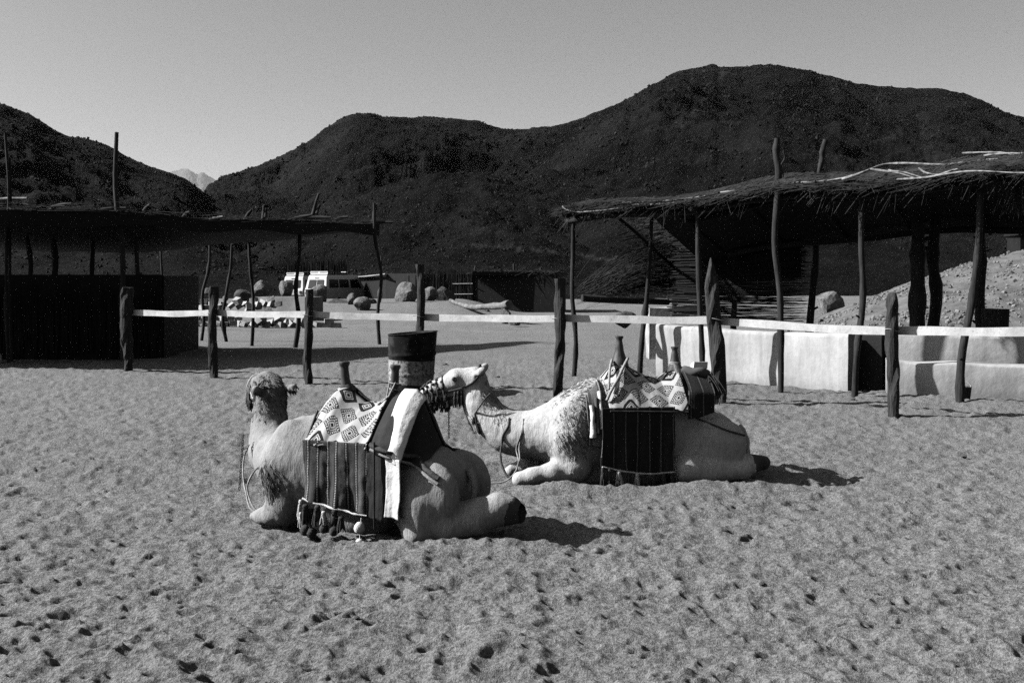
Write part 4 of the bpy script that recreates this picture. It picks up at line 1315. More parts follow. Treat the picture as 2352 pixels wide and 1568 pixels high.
# ------------------------------------------------------------------ the air between here and the far mountain
hb_ = MB().box((0, 12000, 1120), (30000, 28000, 2244)).build('haze', None, None, False)
m = bpy.data.materials.new('thin_haze'); m.use_nodes = True
t = m.node_tree; t.nodes.clear()
o_ = t.nodes.new('ShaderNodeOutputMaterial'); pv = t.nodes.new('ShaderNodeVolumePrincipled')
pv.inputs['Color'].default_value = (1, 1, 1, 1); pv.inputs['Density'].default_value = 0.000012; pv.inputs['Anisotropy'].default_value = 0.0
t.links.new(pv.outputs[0], o_.inputs['Volume'])
hb_.data.materials.append(m)
tag(hb_, 'thin pale haze in the air before the far mountain', kind='stuff')

# ------------------------------------------------------------------ camels: one continuous skin from blended limbs
def surface_nets(Fv, org, h):
    S = Fv < 0
    nx, ny, nz = Fv.shape
    c = [S[i:nx - 1 + i, j:ny - 1 + j, k:nz - 1 + k] for i in (0, 1) for j in (0, 1) for k in (0, 1)]
    cnt = sum(x.astype(np.int8) for x in c)
    act = (cnt > 0) & (cnt < 8)
    I = np.argwhere(act)
    idx = -np.ones(act.shape, np.int64); idx[tuple(I.T)] = np.arange(len(I))
    acc = np.zeros((len(I), 3)); num = np.zeros(len(I))
    off = [(i, j, k) for i in (0, 1) for j in (0, 1) for k in (0, 1)]
    for a in range(8):
        for b_ in range(a + 1, 8):
            oa, ob = np.array(off[a]), np.array(off[b_])
            if np.abs(oa - ob).sum() != 1: continue
            fa = Fv[tuple((I + oa).T)]; fb = Fv[tuple((I + ob).T)]
            mk = (fa < 0) != (fb < 0)
            tt = np.where(mk, fa / np.where(mk, fa - fb, 1), 0)
            acc += mk[:, None] * (oa + tt[:, None] * (ob - oa)); num += mk
    V = (I + acc / num[:, None]) * h + org
    quads = []
    for ax in range(3):
        sl0 = [slice(1, n - 1) for n in (nx, ny, nz)]; sl0[ax] = slice(0, (nx, ny, nz)[ax] - 1)
        sl1 = list(sl0); sl1[ax] = slice(1, (nx, ny, nz)[ax])
        a = S[tuple(sl0)]; b_ = S[tuple(sl1)]
        E = np.argwhere(a != b_)
        base = E.copy()
        for q in range(3):
            if q != ax: base[:, q] += 1
        flip = a[tuple(E.T)]
        o1, o2 = [q for q in range(3) if q != ax]
        def cell(d1, d2):
            p = base.copy(); p[:, o1] -= d1; p[:, o2] -= d2
            return idx[tuple(p.T)]
        Q = np.stack([cell(1, 1), cell(0, 1), cell(0, 0), cell(1, 0)], -1)
        if ax == 1: flip = ~flip
        Q[~flip] = Q[~flip][:, ::-1]
        quads.append(Q)
    return V, np.concatenate(quads)


class Body:
    def __init__(s): s.prims = []

    def cone(s, a, b_, ra, rb, k=0.05, sy=1.0): s.prims.append(('c', np.array(a, float), np.array(b_, float), ra, rb, k, sy))
    def ell(s, c, r, k=0.06, rot=0.0): s.prims.append(('e', np.array(c, float), np.array(r, float), rot, 0, k, 1.0))

    def chain(s, pts, k=0.05, sy=1.0):
        for (p, q) in zip(pts[:-1], pts[1:]): s.cone(p[:3], q[:3], p[3], q[3], k, sy)

    def sdf(s, P):
        d = None
        for (ty, a, b_, ra, rb, k, sy) in s.prims:
            if ty == 'c':
                ab = b_ - a
                Q = P - a
                tt = np.clip((Q @ ab) / (ab @ ab), 0, 1)
                dist = np.linalg.norm((Q - tt[..., None] * ab) * np.array([1, 1 / sy, 1]), axis=-1) - (ra + (rb - ra) * tt)
                if sy != 1: dist = dist * min(1, sy)
            else:
                Q = P - a
                if ra:
                    c, n = math.cos(ra), math.sin(ra)
                    Q = np.stack([Q[..., 0] * c + Q[..., 2] * n, Q[..., 1], -Q[..., 0] * n + Q[..., 2] * c], -1)
                k0 = np.linalg.norm(Q / b_, axis=-1); k1 = np.linalg.norm(Q / (b_ * b_), axis=-1)
                dist = k0 * (k0 - 1) / np.maximum(k1, 1e-6)
            if d is None: d = dist
            else:
                h = np.clip(0.5 + 0.5 * (d - dist) / k, 0, 1)
                d = d * (1 - h) + dist * h - k * h * (1 - h)
        return d

    def mesh(s, lo, hi, h=0.0125):
        lo = np.array(lo, float); hi = np.array(hi, float)
        n = np.ceil((hi - lo) / h).astype(int) + 1
        Fv = np.full(n, 1.0, np.float32)
        allp = s.prims
        for pr in allp:
            ty, a, b_, ra, rb, k, sy = pr
            if ty == 'c':
                rm = max(ra, rb) * max(1, sy) + 0.13
                l0 = np.minimum(a, b_) - rm; h0 = np.maximum(a, b_) + rm
            else:
                rm = (b_.max() if ra else b_) + 0.13
                l0 = a - rm; h0 = a + rm
            i0 = np.clip(np.floor((l0 - lo) / h).astype(int), 0, n); i1 = np.clip(np.ceil((h0 - lo) / h).astype(int) + 1, 0, n)
            if (i1 <= i0).any(): continue
            g = np.meshgrid(*[(lo[q] + np.arange(i0[q], i1[q]) * h).astype(np.float32) for q in range(3)], indexing='ij')
            P = np.stack(g, -1)
            s.prims = [(ty, a.astype(np.float32), b_.astype(np.float32), ra, rb, k, sy)]
            dist = s.sdf(P)
            sl = tuple(slice(i0[q], i1[q]) for q in range(3))
            d = Fv[sl]
            hh = np.clip(0.5 + 0.5 * (d - dist) / k, 0, 1)
            Fv[sl] = d * (1 - hh) + dist * hh - k * hh * (1 - hh)
        s.prims = allp
        s.grid, s.lo, s.h = Fv, lo, h
        return surface_nets(Fv, lo, h)

    def at(s, P):
        q = (P - s.lo) / s.h
        n = np.array(s.grid.shape)
        i = np.clip(np.floor(q).astype(int), 0, n - 2); f = np.clip(q - i, 0, 1)
        r = 0
        for dx in (0, 1):
            for dy in (0, 1):
                for dz in (0, 1):
                    w = (f[..., 0] if dx else 1 - f[..., 0]) * (f[..., 1] if dy else 1 - f[..., 1]) * (f[..., 2] if dz else 1 - f[..., 2])
                    r = r + w * s.grid[i[..., 0] + dx, i[..., 1] + dy, i[..., 2] + dz]
        return r


def camel_body(neck, head, hind=None, fore=None, thx=-0.52, hs=1.0, wz=0.0, thy=0.238):
    B = Body()
    # trunk
    B.ell((0.06, 0, 0.36), (0.68, 0.30, 0.34), 0.08)
    B.ell((0.55, 0, 0.36), (0.30, 0.245, 0.33), 0.10)
    B.cone((0.60, 0, 0.49 - wz), (0.40, 0, 0.59 - wz), 0.17, 0.20, 0.09)
    B.cone((0.40, 0, 0.57 - wz), (0.10, 0, 0.58 - wz * 0.3), 0.20, 0.20, 0.08)
    B.ell((0.03, 0, 0.60), (0.36, 0.19, 0.19), 0.10)          # hump under the saddle
    B.ell((-0.50, 0, 0.32), (0.28, 0.25, 0.225), 0.10)        # rump
    B.cone((-0.40, 0, 0.47), (-0.68, 0, 0.345), 0.12, 0.085, 0.06)
    B.cone((0.0, 0, 0.08), (0.5, 0, 0.05), 0.18, 0.14, 0.08)  # chest pad
    for sg in (1, -1):
        # thigh, shank and foot folded under the body
        B.ell((thx, sg * thy, 0.26), (0.27, 0.095, 0.23), 0.07, -0.35)
        B.cone((-0.38, sg * 0.14, 0.45), (-0.62, sg * 0.17, 0.37), 0.085, 0.06, 0.04)
        if hind is not None and sg == 1:
            B.chain(hind, 0.025)
        else:
            B.chain([(-0.26, sg * 0.27, 0.11, 0.115), (-0.50, sg * 0.275, 0.09, 0.10), (-0.74, sg * 0.25, 0.085, 0.08), (-0.84, sg * 0.235, 0.12, 0.07)], 0.024)
            B.chain([(-0.80, sg * 0.24, 0.14, 0.072), (-0.94, sg * 0.215, 0.13, 0.058)], 0.02)
        # shoulder, upper arm, forearm lying forwards
        B.ell((0.62, sg * 0.165, 0.41), (0.16, 0.105, 0.28), 0.07, 0.25)
        B.chain([(0.67, sg * 0.185, 0.36, 0.12), (0.59, sg * 0.20, 0.14, 0.11)], 0.07)
        fo = [(p[0], sg * p[1], p[2], p[3]) for p in fore] if fore is not None else [(0.60, sg * 0.20, 0.115, 0.10), (0.78, sg * 0.21, 0.095, 0.078), (0.92, sg * 0.205, 0.075, 0.062), (1.04, sg * 0.195, 0.055, 0.055)]
        B.chain(fo, 0.05)
    B.chain(neck, 0.07)
    # head: hd = (origin, forward, up) and parts given along them
    o, f, u = (np.array(v, float) for v in head)
    f /= np.linalg.norm(f); u = u - f * (u @ f); u /= np.linalg.norm(u); s_ = np.cross(u, f)

    def H(a, b_, c): return o + (f * a + s_ * b_ + u * c) * hs
    n0 = len(B.prims)
    B.cone(H(0.0, 0, 0), H(0.12, 0, 0.015), 0.092, 0.085, 0.05)
    B.cone(H(0.12, 0, 0.005), H(0.33, 0, -0.035), 0.078, 0.060, 0.04)
    B.cone(H(0.31, 0, -0.035), H(0.385, 0, -0.065), 0.062, 0.048, 0.03)          # upper lip
    B.cone(H(0.06, 0, -0.085), H(0.22, 0, -0.115), 0.068, 0.050, 0.04)
    B.cone(H(0.22, 0, -0.118), H(0.34, 0, -0.125), 0.050, 0.040, 0.03)         # lower jaw
    for sg in (1, -1):
        B.ell(H(0.115, sg * 0.065, 0.045), (0.035, 0.03, 0.03), 0.03)          # brow
        B.cone(H(-0.03, sg * 0.078, 0.045), H(-0.075, sg * 0.112, 0.058), 0.022, 0.026, 0.012)
        B.cone(H(-0.072, sg * 0.110, 0.058), H(-0.092, sg * 0.120, 0.070), 0.027, 0.021, 0.012)
    if hs != 1.0:
        B.prims[n0:] = [(ty, p, (q if ty == 'c' else q * hs), (ra * hs if ty == 'c' else ra), (rb * hs if ty == 'c' else rb), k, sy) for (ty, p, q, ra, rb, k, sy) in B.prims[n0:]]
    B.H = H; B.hs = hs
    return B


def make_camel(name, B, lo, hi, loc, rz, mt, label, tail, eyes, fur_fn, seed, foot_fn=None):
    root = empty(name, loc, rz)
    V, Q = B.mesh(lo, hi)
    keep = V[:, 2] > -0.16
    me = mesh_np('body', V, Q)
    nr = np.empty(len(me.vertices) * 3, np.float32); me.vertices.foreach_get('normal', nr); nr = nr.reshape(-1, 3)
    V = V.copy()
    fur = fur_fn(V)
    # muscle and coat relief
    V += nr * (0.010 * fbm3(V * 7, 3, seed) + 0.006 * fbm3(V * np.array([30, 30, 14]), 2, seed + 1) * (0.4 + fur))[:, None]
    me.vertices.foreach_set('co', V.astype(np.float32).ravel()); me.update()
    set_attr(me, 'coat', fur)
    me.materials.append(mt); me.materials.append(M['horn'])
    if foot_fn is not None:
        ctr = np.empty(len(me.polygons) * 3, np.float32); me.polygons.foreach_get('center', ctr); ctr = ctr.reshape(-1, 3)
        me.polygons.foreach_set('material_index', foot_fn(ctr).astype(np.int32))
    body = link('body', me, None, root)
    # longer wool: locks whose hairs gather to one tip
    r = np.random.default_rng(seed)
    n = 24000
    pick = r.choice(len(V), n)
    w = fur[pick]
    ok = (r.random(n) < w * 1.15 - 0.15) & (V[pick][:, 2] > 0.01)
    pick = pick[ok]; w = w[ok]; n = len(pick)
    P0 = V[pick]; N = nr[pick]
    flow = np.stack([-0.55 + 0 * w, 0.1 * np.sin(P0[:, 0] * 9), -0.8 + 0 * w], -1)
    flow = flow + 1.5 * (np.stack([noise3(P0 * 8, 3), noise3(P0 * 8, 4), noise3(P0 * 8, 5)], -1) - 0.5)
    flow -= N * (flow * N).sum(1)[:, None]; flow /= np.linalg.norm(flow, axis=1)[:, None] + 1e-6
    L = 0.025 + 0.06 * w * r.uniform(0.4, 1.2, n)
    tip = P0 + (flow * 0.98 + N * (0.02 + 0.08 * r.random(n))[:, None]) * L[:, None]
    K = 7
    sp = r.normal(0, 0.006, (n, K, 3)); sp -= N[:, None] * (sp * N[:, None]).sum(-1)[..., None]
    A0 = (P0[:, None] + sp - N[:, None] * 0.006).reshape(-1, 3)
    A1 = (tip[:, None] + sp * 0.25 + r.normal(0, 0.002, (n, K, 3))).reshape(-1, 3)
    V_, Q_ = strands(A0, A1, np.repeat(0.0024 + 0.001 * w, K), 0.0, 1, 0.2)
    me2 = mesh_np('wool', V_, Q_); set_attr(me2, 'coat', np.repeat(w, 6 * K))
    tag(link('wool', me2, mt, root), kind='stuff')
    if tail:
        MB().tube(spline(tail, 16), np.interp(np.linspace(0, 1, 16), [0, 0.7, 0.85, 1], [0.035, 0.02, 0.03, 0.01]), 8, rough=0.2).build('tail', mt, root)
    for e in eyes:
        MB().lathe([(0.0001, -0.02), (0.012, -0.016), (0.02, 0), (0.012, 0.016), (0.0001, 0.02)], e, 12).build('eye', M['eye'], root)
    tag(root, label, 'camel', 'kneeling camels')
    return root


def camel_mat(name, lo, hi, dark):
    m, t, b = new_mat(name)
    v = coord(t, 'Object')
    tc = t.nodes.new('ShaderNodeTexCoord'); mp = t.nodes.new('ShaderNodeMapping')
    mp.inputs['Rotation'].default_value = (0, math.radians(-38), 0); mp.inputs['Scale'].default_value = (1, 1, 0.16)
    t.links.new(tc.outputs['Object'], mp.inputs[0])
    n1 = ntex(t, v, 2.6, 5); hair = ntex(t, mp.outputs[0], 62, 4, 0.7, 0.9); n3 = ntex(t, v, 11, 5, 0.7, 1.2)
    cf = attr(t, 'coat')
    base = remap(n1, 0.3, 0.7, lo, hi) * remap(n3, 0.3, 0.7, 0.82, 1.1) * remap(hair, 0.3, 0.7, 0.72, 1.18)
    base = base * (cf * remap(n3, 0.38, 0.66, dark, dark * 0.7)).inv()
    grey(t, b, base)
    b.inputs['Roughness'].default_value = 0.9; b.inputs['Specular IOR Level'].default_value = 0.12
    mp2 = t.nodes.new('ShaderNodeMapping'); mp2.inputs['Rotation'].default_value = (0, math.radians(-38), 0); mp2.inputs['Scale'].default_value = (1, 1, 0.4)
    t.links.new(tc.outputs['Object'], mp2.inputs[0])
    wool = ntex(t, mp2.outputs[0], 22, 4, 0.65, 1.6)
    bump(t, b, hair * 0.006 + n3 * 0.006 + (wool * cf) * 0.05, 0.9, 1.0)
    return m


M['camel_white'] = camel_mat('white_camel_coat', 0.32, 0.41, 0.12)
M['camel_dun'] = camel_mat('dun_camel_coat', 0.20, 0.27, 0.85)

# --- the white camel in profile
R2 = np.array([1.05, 8.42]); YAW2 = math.radians(180 + 9)
neck2 = [(0.60, 0, 0.41, 0.235), (0.78, -0.02, 0.37, 0.20), (0.94, -0.08, 0.35, 0.172), (1.07, -0.14, 0.375, 0.157), (1.18, -0.195, 0.435, 0.142), (1.262, -0.235, 0.525, 0.125), (1.30, -0.25, 0.63, 0.112), (1.32, -0.258, 0.725, 0.098)]
head2 = ((1.335, -0.262, 0.785), (1, -0.24, -0.18), (0.2, 0, 1))
B2 = camel_body(neck2, head2, hs=1.1)
B2.ell((1.24, -0.21, 0.50), (0.06, 0.05, 0.13), 0.05, -0.5)


def fur2(V):
    x, y, z = V.T
    f = 0.95 * np.exp(-((x - 0.60) / 0.17) ** 2 - ((z - 0.45) / 0.26) ** 2)
    f += 1.1 * np.exp(-((x - 1.16) / 0.08) ** 2 - ((z - 0.60) / 0.14) ** 2) + 0.5 * np.exp(-((x - 1.27) / 0.08) ** 2 - ((z - 0.68) / 0.12) ** 2)
    f += 0.7 * np.exp(-((x - 1.36) / 0.06) ** 2 - ((z - 0.44) / 0.1) ** 2)
    f += 0.45 * np.exp(-((x - 0.45) / 0.2) ** 2 - ((z - 0.72) / 0.12) ** 2)
    return np.clip(f, 0, 1) * (0.75 + 0.5 * fbm3(V * 6, 2, 3))


camel2 = make_camel('camel', B2, (-1.08, -0.55, -0.2), (1.82, 0.42, 1.02), (R2[0], R2[1], 0.0), YAW2, M['camel_white'],
                    'white camel kneeling in profile with a lowered curved neck and tasselled bridle',
                    [(-0.80, 0.02, 0.40), (-0.845, 0.05, 0.33), (-0.86, 0.08, 0.22), (-0.85, 0.10, 0.10)],
                    [B2.H(0.13, 0.094, 0.036), B2.H(0.13, -0.094, 0.036)], fur2, 5,
                    lambda c: (c[:, 0] + 0.03 * (noise3(c * 30, 2) - 0.5) - 0.25 * (c[:, 2] - 0.12) < -0.835) & (c[:, 2] < 0.24))

# --- the dun camel turned away
R1 = np.array([-0.93, 6.85]); A1 = math.radians(180 - 22); SX = 0.88
ca, sa = math.cos(A1), math.sin(A1)


def w2l(p):
    d = np.array(p[:2]) - R1
    return ((d[0] * ca + d[1] * sa) / SX, -d[0] * sa + d[1] * ca, p[2])


neckW = [(-1.36, 6.97, 0.41, 0.235), (-1.50, 7.14, 0.37, 0.20), (-1.63, 7.34, 0.345, 0.172), (-1.73, 7.54, 0.37, 0.155), (-1.77, 7.66, 0.45, 0.14), (-1.785, 7.72, 0.55, 0.122), (-1.79, 7.74, 0.63, 0.110), (-1.79, 7.75, 0.70, 0.10)]
neck1 = [(*w2l(p), p[3]) for p in neckW]
ho = w2l((-1.79, 7.78, 0.745)); hf = np.array(w2l((-1.79 - 0.48, 7.78 + 0.95, 0.745 + 0.26))) - np.array(ho)
hindW = [(-0.54, 6.50, 0.13, 0.125), (-0.40, 6.46, 0.115, 0.12), (-0.22, 6.44, 0.165, 0.110), (-0.10, 6.44, 0.205, 0.096), (-0.03, 6.44, 0.205, 0.082)]
hind1 = [(*w2l(p), p[3]) for p in hindW]
B1 = camel_body(neck1, (ho, hf, (0, 0, 1)), hind1, [(0.57, 0.20, 0.11, 0.10), (0.68, 0.21, 0.085, 0.07), (0.78, 0.205, 0.055, 0.045), (0.86, 0.20, 0.045, 0.032)], -0.57, 1.28, 0.12, 0.235)
B1.chain([(*w2l((-0.585, 6.44, 0.06)), 0.105), (*w2l((-0.565, 6.47, 0.24)), 0.125), (*w2l((-0.50, 6.55, 0.38)), 0.085)], 0.07)
hi_ = [w2l(p) for p in ((-0.06, 6.44, 0.19), (0.06, 6.46, 0.17))]
B1.cone(hi_[0], hi_[1], 0.085, 0.055, 0.02)


def fur1(V):
    x, y, z = V.T
    f = 0.75 * np.exp(-((x - 0.64) / 0.15) ** 2 - ((z - 0.32) / 0.17) ** 2)
    pn = np.array([p[:3] for p in neck1[3:]])
    for p in pn: f = np.maximum(f, 0.4 * np.exp(-(((V - p) ** 2).sum(1) / 0.035)))
    f = np.maximum(f, 1.0 * np.exp(-(((V - np.array(ho)) ** 2).sum(1) / 0.045)))  # head darkened: dark brown wool, plus shade put into the colour
    return np.clip(f, 0, 1) * (0.75 + 0.5 * fbm3(V * 6, 2, 3))


fl = np.array(hi_[1])
lo1 = np.array([min(p[0] for p in [w2l(q) for q in hindW]) - 0.3, -0.95, -0.2]); hi1 = np.array([1.75, 0.62, 1.0])
camel1 = make_camel('camel', B1, (-1.2, -1.75, -0.2), (1.55, 0.55, 1.02), (R1[0] + 0.02, R1[1] - 0.11, 0.0), A1, M['camel_dun'],
                    'dun camel kneeling with its head turned away and a white cloth behind its saddle',
                    [(-0.80, 0.0, 0.42), (-0.84, 0.02, 0.34), (-0.85, 0.05, 0.24), (-0.84, 0.08, 0.12)],
                    [B1.H(0.125, 0.078, 0.028), B1.H(0.125, -0.078, 0.028)], fur1, 9,
                    lambda c: (np.linalg.norm((c - fl) * np.array([1, 1, 1]), axis=1) + 0.05 * (noise3(c * 25, 2) - 0.5) < 0.16) | ((c[:, 0] < -0.885) & (c[:, 1] < 0) & (c[:, 2] < 0.22)))

camel1.scale = (SX, 1, 1)
# ------------------------------------------------------------------ cloth that follows the body
m, t, b = new_mat('diamond_patterned_blanket')
tc = t.nodes.new('ShaderNodeUVMap'); sp = t.nodes.new('ShaderNodeSeparateXYZ'); t.links.new(tc.outputs[0], sp.inputs[0])
U, Vv = NX(t, sp.outputs[0]), NX(t, sp.outputs[1])
CW, CH = 0.158, 0.128
row = (Vv / CH).floor()
cu = U / CW + row.mod(2.0) * 0.5
ci = cu.floor()
a = cu.fract() - 0.5; c = (Vv / CH).fract() - 0.5
rowi = (row + ci * 3.0).mod(3.0)
L1 = (a.abs() * (CW / 0.075)) + (c.abs() * (CH / 0.075))
# rows overlap into a diamond lattice: also test the rows above and below
tick = ((a * (CW / 0.075) + 0.0) * 3.5 + (c * (CH / 0.075)) * 3.5).fract().lt(0.5)
tick2 = ((a * (CW / 0.075)) * 3.5 - (c * (CH / 0.075)) * 3.5).fract().lt(0.5)
tk_ = (a * c).gt(0.0).pick(tick2, tick)
DK, MD, LT = 0.008, 0.05, 0.33
core = L1.lt(0.18).pick(DK, L1.lt(0.33).pick(LT, L1.lt(0.46).pick(MD, L1.lt(0.56).pick(LT, 0.0))))
rim = L1.gt(0.90).pick(DK, tk_.pick(DK, LT))
rimdark = L1.lt(0.60).pick(LT * 0.9, DK * 1.5)
rim = rowi.lt(0.5).pick(rimdark, rim)
body = L1.lt(0.56).pick(core, L1.lt(0.66).pick(DK, rim))
wv = coord(t, 'UV'); nn = ntex(t, wv, 260, 3, 0.7); n5 = ntex(t, wv, 7, 4)
val = L1.lt(1.0).pick(body, remap(n5, 0.3, 0.7, 0.28, 0.36)) * remap(nn, 0.3, 0.7, 0.85, 1.1)
grey(t, b, val); b.inputs['Roughness'].default_value = 0.95; b.inputs['Specular IOR Level'].default_value = 0.1
bump(t, b, nn * 0.002, 1.0, 1.0)
M['blanket'] = m


def stripe_mat(name, lo, hi, period, dots):
    m, t, b = new_mat(name)
    tc = t.nodes.new('ShaderNodeUVMap'); sp = t.nodes.new('ShaderNodeSeparateXYZ'); t.links.new(tc.outputs[0], sp.inputs[0])
    U, V_ = NX(t, sp.outputs[0]), NX(t, sp.outputs[1])
    wv = coord(t, 'UV'); nn = ntex(t, wv, 300, 3, 0.7)
    q = (U / period).fract(); k = (U / period).floor()
    line = (q - 0.12).abs().lt(0.05)
    dot = (V_ / 0.010 + k * 0.3).fract().lt(0.5)
    rib = (q - 0.56).abs().lt(0.3)
    weave = ((U * 1.0) / 0.009 + V_ / 0.009).fract().lt(0.5)
    weave2 = ((U * -1.0) / 0.012 + V_ / 0.007).fract().lt(0.5)
    alt = k.mod(2.0).lt(0.5)
    ribv = alt.pick(weave.pick(hi * 0.75, lo), weave2.pick(hi * 0.45, lo * 1.6))
    val = line.pick(dot.pick(dots, lo), rib.pick(ribv, lo * 1.3)) * remap(nn, 0.3, 0.7, 0.75, 1.25)
    grey(t, b, val); b.inputs['Roughness'].default_value = 0.95; b.inputs['Specular IOR Level'].default_value = 0.1
    bump(t, b, nn * 0.003 + rib.pick(weave, 0.0) * 0.003, 1.0, 1.0)
    return m


M['rugdark'] = stripe_mat('dark_striped_rug', 0.012, 0.05, 0.095, 0.16)
M['rugknit'] = stripe_mat('knitted_striped_rug', 0.012, 0.17, 0.078, 0.34)
M['stripecloth'] = stripe_mat('folded_striped_cloth', 0.05, 0.35, 0.10, 0.5)


def body_y(B, x, z, far=0.5, steps=42):
    """outermost y of the skin at (x, z) on the near side, 0 where there is none"""
    x = np.asarray(x, float); z = np.asarray(z, float)
    ysamp = np.linspace(far, 0, steps)
    out = np.zeros(x.shape); done = np.zeros(x.shape, bool)
    prev = None
    for y in ysamp:
        d = B.at(np.stack([x, np.full(x.shape, y), z], -1))
        hit = (d < 0) & ~done
        if prev is not None: out[hit] = y + (far / (steps - 1)) * np.clip(-d[hit] / np.maximum(prev[hit] - d[hit], 1e-6), 0, 1)
        done |= hit; prev = d
    return out


def cloth(B, parent, name, m, x0, x1, ztop, zbot, off, tent=None, nx=48, nz=48, sides=(1,), seed=0, wave=0.012, thick=0.006, uvshift=0.0, hang=True, arc=True):
    """ztop/zbot: functions of x; tent(x,z): half-width the load below pushes it out to"""
    mb = MB(); uvs = []
    for sg in sides:
        f = np.linspace(0, 1, nx); g = np.linspace(0, 1, nz)
        X = np.repeat((x0 + (x1 - x0) * f)[None], nz, 0)
        zt = np.array([ztop(x) for x in X[0]]); zb = np.array([zbot(x) for x in X[0]])
        Z = zt[None] + (zb - zt)[None] * g[:, None]
        Y0_ = body_y(B, X, Z)
        Y = np.where(Y0_ > 0, Y0_ + off, 0.0)
        if tent is not None: Y = np.maximum(Y, tent(X, Z, zt[None]) + off)
        if hang: Y = np.maximum.accumulate(Y, axis=0)
        for _ in range(3):
            Y[1:-1] = (Y[:-2] + 2 * Y[1:-1] + Y[2:]) / 4; Y[:, 1:-1] = (Y[:, :-2] + 2 * Y[:, 1:-1] + Y[:, 2:]) / 4
        drop = g[:, None]
        Y = Y + wave * drop * (np.sin(X * 34 + seed) * 0.5 + 1.2 * fbm2(X * 12 + seed, Z * 2.5, 3, seed)) + wave * 0.4 * fbm2(X * 9, Z * 9, 3, seed + 1)
        Y = np.maximum(Y, 0.002 if tent is not None else Y)
        X = X + 0.010 * drop * np.sin(Z * 11 + seed) + 0.006 * drop * fbm2(X * 6 + seed, Z * 14, 2, seed + 2)
        P = np.stack([X, sg * Y, Z + 0.010 * drop ** 3 * fbm2(X * 14, Z * 0, 2, seed)], -1)
        q = grid_quads(nz, nx, (sg > 0) == (x1 > x0))
        mb.add(P.reshape(-1, 3), q)
        dl = np.concatenate([np.zeros((1, nx)), np.cumsum(np.linalg.norm(np.diff(P, axis=0), axis=2), axis=0)])
        uv = np.stack([np.abs(X - x0) + uvshift, (dl if arc else zt[None] - Z)], -1).reshape(-1, 2)
        uvs.append(uv)
    me = mb.data(name)
    set_uv(me, np.concatenate(uvs))
    o = link(name, me, m, parent)
    sol = o.modifiers.new('thickness', 'SOLIDIFY'); sol.thickness = thick; sol.offset = -1
    return o


def tassel(mb, p, L, r, sides=16):
    """a bound head of yarn over a skirt of loose threads"""
    p = np.array(p, float)
    mb.lathe([(0.0005, 0), (r * 0.5, -0.02 * L), (r * 0.66, -0.12 * L), (r * 0.45, -0.24 * L), (r * 0.7, -0.36 * L), (r * 0.75, -0.7 * L), (0.0005, -L * 0.75)], p, 10, star=0.10, lobes=5)
    q = np.random.default_rng(int(abs(p[0] * 1e4 + p[2] * 1e5)) % 99991)
    n = 26
    a = q.uniform(0, 6.283, n); e = q.uniform(0.5, 1.15, n)
    P0 = p + np.stack([np.cos(a) * r * 0.5, np.sin(a) * r * 0.5, np.full(n, -0.22 * L)], -1)
    P1 = p + np.stack([np.cos(a) * r * e + q.normal(0, r * 0.25, n), np.sin(a) * r * e, -L * q.uniform(0.8, 1.08, n)], -1)
    V, Q = strands(P0, P1, r * 0.14, -r * 0.15, 2, 0.8)
    return mb.add(V, Q)


def pompom(mb, p, r, sides=16):
    mb.lathe([(0.0005, r), (r * 0.45, r * 0.9), (r * 0.85, r * 0.5), (r, 0), (r * 0.85, -r * 0.55), (r * 0.4, -r * 0.95), (0.0005, -r)], np.array(p, float), sides, star=0.10, lobes=8)
    return mb


def place_tack(name, root, label, cat):
    e = empty(name, root.location, root.rotation_euler[2]); e.scale = root.scale
    return tag(e, label, cat)


# ------------------------------------------------------------------ tack of the white camel
def horn_post(x, z0, z1, lean, knob, r0, r1):
    P = spline([(x, 0, z0), (x + lean * 0.4, 0, z0 + (z1 - z0) * 0.35), (x + lean * 0.8, 0, z0 + (z1 - z0) * 0.75), (x + lean, 0, z1)], 16)
    f = np.linspace(0, 1, 16)
    rr = np.interp(f, [0, 0.25, 0.5, 0.8, 0.88, 0.95, 1.0], [r0, r0 * 0.8, r1 * 1.6, r1, r1 * 1.05, knob, knob * 0.9])
    return MB().tube(P, rr, 14)


sad2 = place_tack('riding_saddle', camel2, 'wooden riding saddle with two knobbed horns on the white camel', 'saddle')
horn_post(0.19, 0.86, 1.14, 0.0, 0.035, 0.085, 0.023).build('front_horn', M['wood_dark'], sad2)
horn_post(-0.275, 0.82, 1.05, 0.005, 0.033, 0.07, 0.022).build('rear_horn', M['wood_dark'], sad2)
for sg in (1, -1):
    for xa in (0.19, -0.275):
        MB().tube(spline([(xa, 0, 0.92), (xa, sg * 0.12, 0.80), (xa - 0.01, sg * 0.24, 0.64)], 10), [0.035] * 10, 8).build('frame_arm', M['wood_dark'], sad2)
MB().tube(spline([(0.19 + 0.05 * math.cos(q), 0.05 * math.sin(q), 0.955 - 0.012 * q / 6) for q in np.linspace(0, 12, 20)], 40), 0.008, 6).build('rope_binding', M['rope'], sad2)
MB().tube(spline([(-0.275 + 0.042 * math.cos(q), 0.042 * math.sin(q), 0.925 - 0.01 * q / 6) for q in np.linspace(0, 12, 20)], 40), 0.006, 6).build('rope_binding', M['rope'], sad2)
